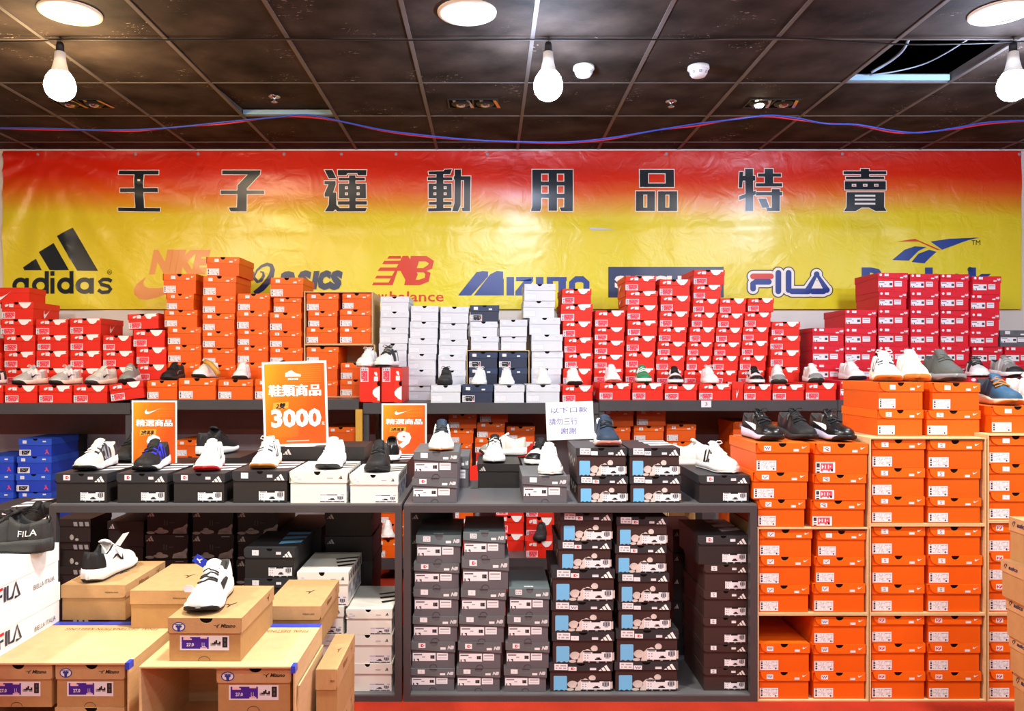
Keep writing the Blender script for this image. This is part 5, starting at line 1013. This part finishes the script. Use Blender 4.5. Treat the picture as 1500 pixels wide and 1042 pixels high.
# ---------------------------------------------------------------- shoes on show
def zt(y, Y): return Z(y, Y)
G1 = 'sneakers on the left table'
for a in ((f'beige running shoe with dark side panel on a black box', 'beige', 142, 3.34, zt(694, Y1), 0), ('black running shoe with bright blue side panel', 'blackblue', 224, 3.33, zt(694, Y1), -4), ('white running shoe with a red toe', 'whitered', 309, 3.33, zt(694, Y1), -9), ('white running shoe with a gum toe and dark trim', 'whitegum', 392, 3.33, zt(690.5, Y1), -4), ('white running shoe with a black toe on a white box', 'whiteblacktoe', 487, 3.33, zt(691, Y1), 0), ('all-black running shoe on a white box', 'allblack', 555, 3.33, zt(695.5, Y1), -3)):
    shoe(*a, group=G1, sc=.93)
shoe('black shoe lying behind the beige and blue ones', 'allblack', 194, 3.72, Z(682, YR), 0, group=G1)
shoe('black shoe with white sole behind the red-toed one', 'blackwhite', 318, 3.72, Z(671, YR), -170, group=G1)
shoe('cream shoe half hidden beside the big price sign', 'cream', 462, 3.40, zt(691, Y1), 40, sc=.7, group=G1) if False else None
shoe('black and white shoe behind the all-black one', 'dunkblack', 574, 3.685, Z(677, YR), 172, sc=.84, group=G1)
G2 = 'sneakers on the middle table'
for a in (('dark and white court shoe facing front on grey boxes', 'courtnavy', 647, 3.31, zt(662, Y1), -2), ('pink and black sneaker facing front on a black box', 'pinkback', 724.5, 3.70, zt(680, 3.56), 2), ('plain white sneaker on a single grey box', 'courtwhite', 805, 3.32, zt(698, Y1), 1), ('dark shoe with white toe and coral sole tip', 'navyred', 887, 3.32, zt(656.5, Y1), 1), ('white sneaker with three black stripes', 'whitestripes', 1049, 3.33, zt(696.5, Y1), -14)): shoe(*a, group=G2, sc=.93)
shoe('white sneaker half hidden behind the pink and black one', 'greywhite', 737, 3.905, zt(680, 3.56), 97, sc=.8, group=G2)
shoe('dark and white shoe half hidden behind the plain white sneaker', 'dunkblack', 790, 3.69, zt(684.5, 3.54), 18, sc=.9, group=G2)
shoe('white sneaker behind the three-striped one', 'courtwhite', 1024, 3.74, zt(688, 3.6), -100, group=G2)
G3 = 'sneakers on the orange wall'
zP = zt(649.3, YP)
for a in (('black sneaker with white swoosh and pale sole, left of three', 'blackswoosh', 1115, 3.33, zP, -6), ('plain black sneaker between two white-soled ones', 'blackdull', 1166, 3.36, zP, -2), ('glossy black sneaker with pale sole, right of three', 'blackswoosh', 1217, 3.32, zP, -6)): shoe(*a, group=G3, sc=.95)
zr = zt(560.2, 3.24)
for a in (('white sneaker with a gum toe on the orange wall', 'whitegum', 1295, 3.42, zr, 18), ('cream chunky sneaker on the orange wall', 'cream', 1334, 3.44, zr, 17), ('large dark grey sneaker on the orange wall', 'darkgrey', 1380, 3.41, zr, 10)): shoe(*a, group=G3)
shoe('denim blue running shoe at the right end', 'denim', 1461, 3.36, zt(595.5, YP+.05), 8, group=G3)
shoe('grey sneaker behind the denim blue one', 'greenishgrey', 1474, 4.98, zt(553, 4.9), 5, group=G3)
box('c0', 'crimson box low behind the right end sneakers', 1418, 1500, S5, zt(553, 4.9)-.001, 4.9, .32)
shoe('black and grey sneaker beside the large dark grey one', 'dunkgrey', 1430, 5.03, zt(553, 4.9), 20, group=G3)
shoe('white sneaker cut off at the right edge', 'whiterunner', 1511, 3.34, zt(595.5, YP+.05), 0, group=G3)
G4 = 'sneakers along the rear shelf'
zR = lambda c, x0=0: Z(370+c/4.34, YF)
for lb, k_, px_, z_, yw in (('cream and brown shoe cut off by the left edge', 'dunkgrey', -14, zR(845), 5), ('first silver chunky sneaker, black toe', 'silver', 45, zR(845), 12), ('second silver chunky sneaker, black toe', 'silver', 97, zR(845), 8), ('third pale chunky sneaker, grey toe', 'silver2', 149, zR(845), 10),
        ('black sneaker on the first rear orange box', 'blackrunner', 254, zR(815), 0), ('white sneaker with brown strap on a rear orange box', 'whiterunner', 302, zR(800), 8), ('white sneaker with black toe on a rear orange box', 'whiterunner', 355, zR(810), -8), ('black shoe just peeking over the big price sign', 'blackrunner', 411, zR(805), 20),
        ('black court shoe on a white box', 'courtblack', 653, zR(845), 2), ('white shoe on the navy box', 'afwhite', 703, zR(845), 4), ('white shoe in front of the navy carton', 'afwhite', 742, zR(845), 0), ('white shoe on the last white box', 'afwhite', 795, zR(842), 0),
        ('white shoe on the first red box', 'whiterunner', 840, zR(845), 0), ('white shoe on the second red box', 'whitepink', 896, zR(830), 2), ('green and white sneaker on a red box', 'dunkgreen', 941, zR(830), 3), ('first black and white sneaker on a red box', 'dunkblack', 988, zR(838), 8), ('white sneaker with heel loop above the shelf number', 'afwhite', 1038, zR(835), 6), ('second black and white sneaker on a red box', 'dunkblack', 1105, zR(838), 8), ('white sneaker with grey toe on a red box', 'greywhite', 1139, zR(838), 15), ('off-white sneaker on the last red box', 'greywhite', 1190, zR(830), 8)):
    shoe(lb, k_, px_, YF+.15, z_, yw, sc=.88, group=G4)
o = shoe('grey sneaker on the tilted red box', 'greymesh', 192, YF+.15, S1+.125, -10, roll=0, sc=.92, group=G4); o.rotation_euler.y = -.12
box('c0', 'crimson box in front under a white sneaker, right of the shelf', 1230, 1272, S5, zt(558, 4.9), 4.9, .32)
shoe('white running shoe with dark sole on a crimson box', 'whiterunner', 1247, 5.05, zt(558, 4.9)+.001, 5, group=G4)
zu = S3_+.2245
shoe('all-white sneaker on the left upright red box', 'afwhite', 539, YF+.13, zu, 6, sc=.95, group=G4); shoe('grey and white low sneaker on the right upright box', 'dunkgrey', 568, YF+.13, zu, 8, sc=1.05, group=G4)
shoe('white and pink sneaker low between the two tables', 'whitepink', 568, YL-.14, zt(792, YL), 28, group=G4) if False else None
shoe('white and pink sneaker on a low orange box', 'whitepink', 566, YL+.17, zt(744, YL), 20, group=G4) if False else None
box('o0', 'low orange box carrying the white and pink sneaker', 549, 588, ZLO, zt(790, 4.9), 4.9-.02, .16)
shoe('white and pink sneaker low between the tables', 'whitepink', 568, 4.965, zt(790, 4.9)+.001, -10, sc=.75, group=G4)
box('r1', 'low red box carrying the black sneaker', 770, 812, ZLO, zt(792, 4.9), 4.9-.02, .16)
shoe('black sneaker on a low red box, under the middle table', 'courtblack', 792, 4.965, zt(792, 4.9)+.001, 10, sc=.75, group=G4)
# foreground shoes
shoe('white running shoe with blue tag on the front kraft box', 'mizwhite', 310, 2.56, zt(906, 2.4), -4, sc=1.0)
shoe('black and white shoe on a plain kraft box', 'mizblack', 160, 2.95, zt(857.7, 2.785), -178, sc=1.0)
shoe('big black shoe on the white boxes at far left', 'blackfila', 14, 2.66, zf, 96, sc=1.0)
shoe('black shoe with white sole at far left, behind the table leg', 'blackwhite', 52, 3.56, zt(778, 3.45)+.001, 0, sc=.8)
# second white shoe behind the front one
shoe('white shoe with navy heel behind the front white one', 'whiteblacktoe', 298, 2.80, Z(865.5, 2.7), 150, sc=.9) if False else None
# hang tags
def tag_card(name, label, pts, Y0, th, mat, art=None):
    b = MB(); b.prism([(X(x, Y0), Z(y, Y0)) for x, y in pts][::-1], Y0, Y0+th, mat)
    o = thing(name, label, 'tag', me=b.mesh(name))
    return o
t_ = tag_card('hang_tag', 'blue hang tag on the front white running shoe', [(281,822),(289,812),(307,824),(297,832)], 2.60, .002, 'bluetape')
b = MB(); b.add([(X(x, 2.598), 2.598, Z(y, 2.598)) for x, y in ((289,818),(292,820),(296,818.5),(297,819.5),(293,822),(294,825),(292,825),(291,822),(288,820))], [tuple(range(9))], 'white'); obj('print', b.mesh('print'), t_)
tag_card('hang_tag', 'white card tag sticking up from the black and white shoe', [(168,798),(180,782),(189,780),(176,800)], 2.93, .002, 'paper')
tag_card('hang_tag', 'red and white hang tag beside the black box', [(688,684),(699,681),(700,704),(688,704)], 3.5, .003, 'red')
tag_card('hang_tag', 'white round tag on the toe of the front running shoe', [(267,862),(272,858),(281,858),(285,863),(281,868),(271,868)], 2.47, .002, 'paper')
b = MB(); b.tube([W(300,529.5,5.0), W(308,533,4.99), W(315,541,4.98), W(320,549,4.97)], .017, 'gold', 6); thing('paper_strap', 'brown paper strap round the white sneaker on the orange box', 'strap', me=b.mesh('paper_strap', True))
# ---------------------------------------------------------------- signs
def poster_mat():
    m = M('poster', '#ea6a14', .35, .5, 0); nt = m.node_tree; b = nt.nodes['Principled BSDF']; L = nt.links
    tc = nt.nodes.new('ShaderNodeTexCoord'); sp = nt.nodes.new('ShaderNodeSeparateXYZ'); L.new(tc.outputs['Generated'], sp.inputs[0])
    a = nt.nodes.new('ShaderNodeMath'); a.operation = 'MULTIPLY_ADD'; a.inputs[1].default_value = -.6; L.new(sp.outputs[2], a.inputs[0]); L.new(sp.outputs[0], a.inputs[2])
    n = nt.nodes.new('ShaderNodeTexNoise'); n.inputs['Scale'].default_value = 2.5; L.new(tc.outputs['Generated'], n.inputs['Vector'])
    a2 = nt.nodes.new('ShaderNodeMath'); a2.operation = 'MULTIPLY_ADD'; a2.inputs[1].default_value = .35; L.new(n.outputs[0], a2.inputs[0]); L.new(a.outputs[0], a2.inputs[2])
    r = nt.nodes.new('ShaderNodeValToRGB'); e = r.color_ramp.elements; e[0].position = 0; e[0].color = hexlin('#efa01e'); e[1].position = .75; e[1].color = hexlin('#e2500e'); q = e.new(.35); q.color = hexlin('#ea7414')
    mr = nt.nodes.new('ShaderNodeMapRange'); mr.inputs[1].default_value = -.45; mr.inputs[2].default_value = 1.1; L.new(a2.outputs[0], mr.inputs[0]); L.new(mr.outputs[0], r.inputs[0]); L.new(r.outputs[0], b.inputs['Base Color'])
poster_mat(); M('dot', '#f2a13a', .5, .3, 0)
def sign(label, p0, p1, yt, yb, Y, title, big, sub, top, tilt=0., zbase=None):
    w_ = (p1-p0)*Y/F; h_ = (yb-yt)*Y/F
    o = thing('price_sign', label, 'sign', (X((p0+p1)/2, Y), Y, Z(yb, Y))); o.rotation_euler = (0, tilt, 0)
    b = MB(); b.box(-w_/2, w_/2, 0, .003, 0, h_, 'white'); obj('board', b.mesh('board'), o)
    b = MB(); m_ = .035*w_; b.box(-w_/2+m_, w_/2-m_, -.0006, 0, m_, h_-m_, 'poster'); obj('poster_print', b.mesh('poster_print'), o)
    b = MB(); b.box(-w_*.3, w_*.3, -.02, .03, -.003, 0, 'plastic'); obj('stand_foot', b.mesh('stand_foot'), o)
    pt = lambda u, v, k=1: ((u-.5)*w_, -.0006-.0004*k, (1-v)*h_)
    b = MB(); d = .012*w_
    for (u0, u1, v0, v1) in ((.56, .93, .07, .27), (.15, .55, .74, .9)):
        nu, nv = 16, 8
        for i in range(nu):
            for j in range(nv):
                c = pt(u0+(u1-u0)*i/nu, v0+(v1-v0)*j/nv); r = d*.55
                b.add([(c[0]-r, c[1], c[2]), (c[0], c[1], c[2]-r), (c[0]+r, c[1], c[2]), (c[0], c[1], c[2]+r)], [(0, 1, 2, 3)], 'dot')
    o_ = obj('dot_print', b.mesh('dot_print'), o, kind='stuff')
    def tx(nm, s, r, mat, k=1):
        v, f, _ = text_raw(*s); b = MB(); n = len(s[0]); ds = [(0, 0)] if s[0].isascii() else [(i*.022/n*2, j*.022) for i in (-1, 0, 1) for j in (-1, 0, 1)]
        for q_, (dx, dy) in enumerate(ds): b.add([pt(r[0]+(r[2]-r[0])*(x+dx), r[3]+(r[1]-r[3])*(y+dy), k+.15*q_) for x, y in v], f, mat)
        obj(nm, b.mesh(nm), o)
    def po(nm, ps, r, mat, k=1):
        b = MB()
        for p in ps: b.add([pt(r[0]+(r[2]-r[0])*x, r[1]+(r[3]-r[1])*y, k) for x, y in p], [tuple(range(len(p)))], mat)
        obj(nm, b.mesh(nm), o)
    if top == 'swoosh':
        po('logo', [swp], (.29, .1, .71, .215), 'white'); tx('title', title, (.1, .295, .9, .4), 'white'); po('tag_print', [[(.05,.1),(1,0),(.97,.8),(0,1)]], (.17, .445, .55, .55), 'dot'); tx('offer_words', sub, (.21, .465, .5, .535), 'ink', 2)
        tx('price', big, (.33, .53, .66, .86), 'white', 3)
    else:
        po('logo', [[(0,.95),(0,.5),(.2,.3),(.42,.12),(.5,.3),(.72,.55),(1,.7),(1,.95)]], (.36, .09, .6, .185), 'white'); tx('logo_word', ('PRINCE', .04), (.4, .198, .56, .22), 'white')
        tx('title', title, (.1, .275, .9, .41), 'white'); po('tag_print', [[(.05,.1),(1,0),(.97,.8),(0,1)]], (.15, .475, .4, .57), 'dot'); tx('offer_words', sub, (.2, .49, .35, .555), 'ink', 2)
        tx('price', big, (.12, .56, .9, .78), 'white', 3); tx('unit', ('元', 0., 0.), (.905, .72, .945, .76), 'white', 3); po('small_print', [box_], (.35, .935, .7, .942), 'white')
    return o
TX = lambda s, b_=0., sh=0.: (s, b_, sh)
sign('small orange sale sign at left, digit hidden by a shoe', 193, 259, 587, 681, YR+.03, ('精選商品', 0., 0.), ('9', .06), ('2件再享', 0., .25), 'swoosh')
sign('big orange price sign reading 3000', 387, 481.5, 529.5, 653.5, YR+.03, ('鞋類商品', 0., 0.), ('3000', .045), ('2雙', 0., .25), 'shoe', tilt=-.03)
sign('orange sale sign with a large white 9', 559, 625, 591.5, 667.5, 3.845, ('精選商品', 0., 0.), ('9', .06), ('2件再享', 0., .25), 'swoosh')
# handwritten note
Yn = 3.47; p0, p1, yt_, yb_ = 803, 873, 591, 646.5; w_ = (p1-p0)*Yn/F; h_ = (yb_-yt_)*Yn/F
o = thing('handwritten_note', 'white paper note handwritten in blue, behind the dark shoe', 'note', (X((p0+p1)/2, Yn)-.004, Yn+.02, Z(656.5, Y1)+.003)); o.rotation_euler = (-.06, -.035, 0)
b = MB(); b.box(-w_/2, w_/2, 0, .002, 0, h_, 'paper'); obj('sheet', b.mesh('sheet'), o); b = MB(); b.box(-w_/2, w_/2, -.0006, 0, h_*.78, h_*.785, 'lgrey'); obj('fold', b.mesh('fold'), o)
M('pen', '#5a68b4', .7, .2, 0)
for s, r in (('以下口款', (.1, .14, .88, .29)), ('請勿三行', (.06, .42, .66, .6)), ('謝謝', (.3, .68, .63, .85))):
    v, f, _ = text_raw(s, 0., 0.) if (s, 0., 0.) in TXT else text_raw(s, 0.); b = MB(); b.add([((r[0]+(r[2]-r[0])*x-.5)*w_, -.0008, (1-(r[3]+(r[1]-r[3])*y))*h_) for x, y in v], f, 'pen'); obj('handwriting', b.mesh('handwriting'), o)
# ---------------------------------------------------------------- on the ceiling
def bulb(label, px, Yc, ztop, glow, sc=1.):
    x = X(px, Yc); o = thing('light_bulb', label, 'light bulb', (x, Yc, CEIL)); 
    z0 = ztop-CEIL
    b = MB(); b.tube([(0, 0, -.002), (.004, 0, z0*.4), (0, 0, z0)], .003, 'cable_black', 5); obj('cord', b.mesh('cord'), o)
    b = MB(); b.lathe([(.0, 0), (.014, 0), (.018, -.012), (.019, -.05), (.0, -.052)], 'cable_black', 16, (0, 0, z0)); obj('socket', b.mesh('socket', True), o)
    b = MB(); b.lathe([(.017, -.045), (.024, -.05), (.027, -.09), (.036, -.13), (.046, -.15)], 'neck', 20, (0, 0, z0)); obj('neck', b.mesh('neck', True), o)
    b = MB(); b.lathe([(.046, -.15), (.062, -.175), (.071, -.205), (.071, -.225), (.064, -.25), (.046, -.272), (.022, -.284), (0, -.287)], glow, 24, (0, 0, z0)); obj('globe', b.mesh('globe', True), o)
bulb('warm glowing bulb hanging from the ceiling at left', 88, 3.85, Z(62, 3.85), 'glow_warm')
bulb('cool white glowing bulb hanging in the middle', 803, 3.85, Z(62, 3.85), 'glow_cool')
bulb('cool white glowing bulb hanging at the right edge', 1484, 3.85, Z(62, 3.85), 'glow_cool')
def cable(name, label, pts, Y, r, mat, group=None):
    P = [Vector((X(p[0], p[2] if len(p) > 2 else Y), p[2] if len(p) > 2 else Y, Z(p[1], p[2] if len(p) > 2 else Y))) for p in pts]; Q = []
    for i in range(len(P)-1):
        a, b_, c, d = P[max(i-1, 0)], P[i], P[i+1], P[min(i+2, len(P)-1)]
        for k in range(4):
            t = k/4; Q.append(.5*((2*b_)+(c-a)*t+(2*a-5*b_+4*c-d)*t*t+(3*b_-a-3*c+d)*t**3))
    Q.append(P[-1]); b = MB(); b.tube(Q, r, mat, 6); return thing(name, label, 'cable', group=group, me=b.mesh(name, True))
cable('black_cable', 'black cable along the ceiling that feeds the bulbs', [(-40,62),(60,60),(90,58),(250,58.5),(420,57),(600,59),(800,58),(1000,58),(1090,55),(1180,57),(1260,62),(1330,65),(1420,64),(1520,60)], 3.84, .004, 'cable_black')
tw = [(-40,187),(60,189),(130,190.5),(200,191),(260,186),(330,180),(400,172),(450,170),(500,178),(560,191),(620,199),(690,205),(770,208.5),(840,208.5),(900,202),(960,191),(1020,183),(1080,174),(1125,170),(1165,174),(1210,181),(1255,183),(1310,193),(1350,194),(1400,188),(1450,180),(1520,176)]
cable('red_cable', 'red wire sagging under the ceiling in front of the banner', [(x, y+1.0*math.sin(x*.045)+.6) for x, y in tw], 5.0, .0052, 'cable_red')
cable('blue_cable', 'blue wire twisted with the red one under the ceiling', [(x, y-1.0*math.sin(x*.045)-.6) for x, y in tw], 4.988, .0052, 'cable_blue')
cable('grey_cable', 'thin grey wire hanging inside the open ceiling panel', [(1274,110,4.42),(1310,105,4.4),(1350,95,4.36),(1385,78,4.2),(1420,56,4.0)], 4.3, .004, 'cable_grey')
cable('conduit', 'pale conduit curving inside the open ceiling panel', [(1276,106,4.44),(1300,92,4.4),(1320,76,4.3),(1330,60,4.15),(1332,48,4.1)], 4.3, .009, 'cable_grey')
def downlight(label, px, lit):
    Yc = 3.575; o = thing('downlight', label, 'ceiling light', (X(px, Yc), Yc, CEIL))
    b = MB(); b.lathe([(.135, -.001), (.134, -.008), (.112, -.010), (.108, -.004)], 'lightring', 36); obj('trim_ring', b.mesh('trim_ring', True), o)
    b = MB(); b.lathe([(.112, -.0035), (.0, -.003)], 'panel_glow' if lit == 2 else ('half_glow' if lit == 1 else 'plastic'), 32); obj('diffuser', b.mesh('diffuser', False), o)
M('half_glow', '#fff8ea', emit=2.2)
# the lights are let into the tiles: a shallow collar below the tile face carries ring and diffuser
downlight('round ceiling light above the warm bulb', 103, 1); downlight('bright round ceiling light near the middle', 684, 2); downlight('unlit round ceiling light at the right edge', 1467, 0)
def grille(label, px, lit):
    Yc = 4.83; o = thing('grille_spotlight', label, 'ceiling light', (X(px, Yc), Yc, CEIL)); w2, d2 = .155, .082
    b = MB(); b.box(-w2, w2, -d2, -d2+.008, -.006, -.0005, 'black'); b.box(-w2, w2, d2-.008, d2, -.006, -.0005, 'black'); b.box(-w2, -w2+.008, -d2+.008, d2-.008, -.006, -.0005, 'black'); b.box(w2-.008, w2, -d2+.008, d2-.008, -.006, -.0005, 'black'); b.box(-.006, .006, -d2+.008, d2-.008, -.006, -.0005, 'black'); obj('frame', b.mesh('frame'), o)
    b = MB(); b.box(-w2+.008, w2-.008, -d2+.008, d2-.008, -.0012, -.0006, 'voidblack'); obj('recess_plate', b.mesh('recess_plate'), o)  # flat black plate in place of the shade in a deep housing
    for s_ in (-1, 1):
        b = MB(); on = lit and s_ < 0
        b.lathe([(.058, -.004), (.05, -.012), (.03, -.014)], 'black', 18, (s_*.075, 0, 0)); obj('reflector', b.mesh('reflector', True), o)
        b = MB(); b.lathe([(.03, -.013), (.022, -.024), (0, -.028)], 'spot_glow' if on else 'chrome', 14, (s_*.075, 0, 0)); obj('lamp', b.mesh('lamp', True), o)
    for k in range(4):
        b = MB(); a = -w2+.03+k*.082; b.add([(a, -d2+.012, -.0075), (a+.02, -d2+.012, -.0075), (a+.05, d2-.012, -.0075), (a+.03, d2-.012, -.0075)], [(0, 1, 2, 3)], 'chrome'); obj('blade', b.mesh('blade'), o)
grille('grille spotlight in the ceiling by the warm bulb', 120, 0); grille('unlit twin grille spotlight near the middle', 693, 0); grille('twin grille spotlight with one lamp lit', 1130, 1)
def detector(label, px):
    Yc = 4.23; o = thing('smoke_detector', label, 'smoke detector', (X(px, Yc), Yc, CEIL))
    b = MB(); b.lathe([(.0, -.001), (.056, -.001), (.058, -.018), (.052, -.024)], 'plastic', 24); obj('base', b.mesh('base', True), o)
    b = MB(); b.lathe([(.05, -.022), (.047, -.04), (.036, -.056), (.02, -.062), (0, -.063)], 'plastic', 24); obj('cover', b.mesh('cover', True), o)
    for k in range(8):
        a = k*math.pi/4; b = MB(); c, s_ = math.cos(a), math.sin(a); b.add([(c*.049-s_*.008, s_*.049+c*.008, -.034), (c*.049+s_*.008, s_*.049-c*.008, -.034), (c*.044+s_*.008, s_*.044-c*.008, -.046), (c*.044-s_*.008, s_*.044+c*.008, -.046)], [(0, 1, 2, 3)], 'mgrey'); obj('vent_slot', b.mesh('vent_slot'), o)
detector('white smoke detector right of the middle bulb', 855); detector('white smoke detector farther right, by the torn tiles', 1023)
def sprinkler(label, px, py):
    Yc = 1840/(532-py-1)
    o = thing('sprinkler_head', label, 'sprinkler', (X(px, Yc), Yc, CEIL))
    b = MB(); b.lathe([(.0, -.0006), (.036, -.001), (.034, -.006), (.012, -.008), (.012, -.03), (.02, -.034), (.02, -.037), (0, -.038)], 'chrome', 16); obj('head', b.mesh('head', True), o)
sprinkler('small metal sprinkler head left of the middle', 402, 140); sprinkler('small metal sprinkler head right of the middle', 983, 147)
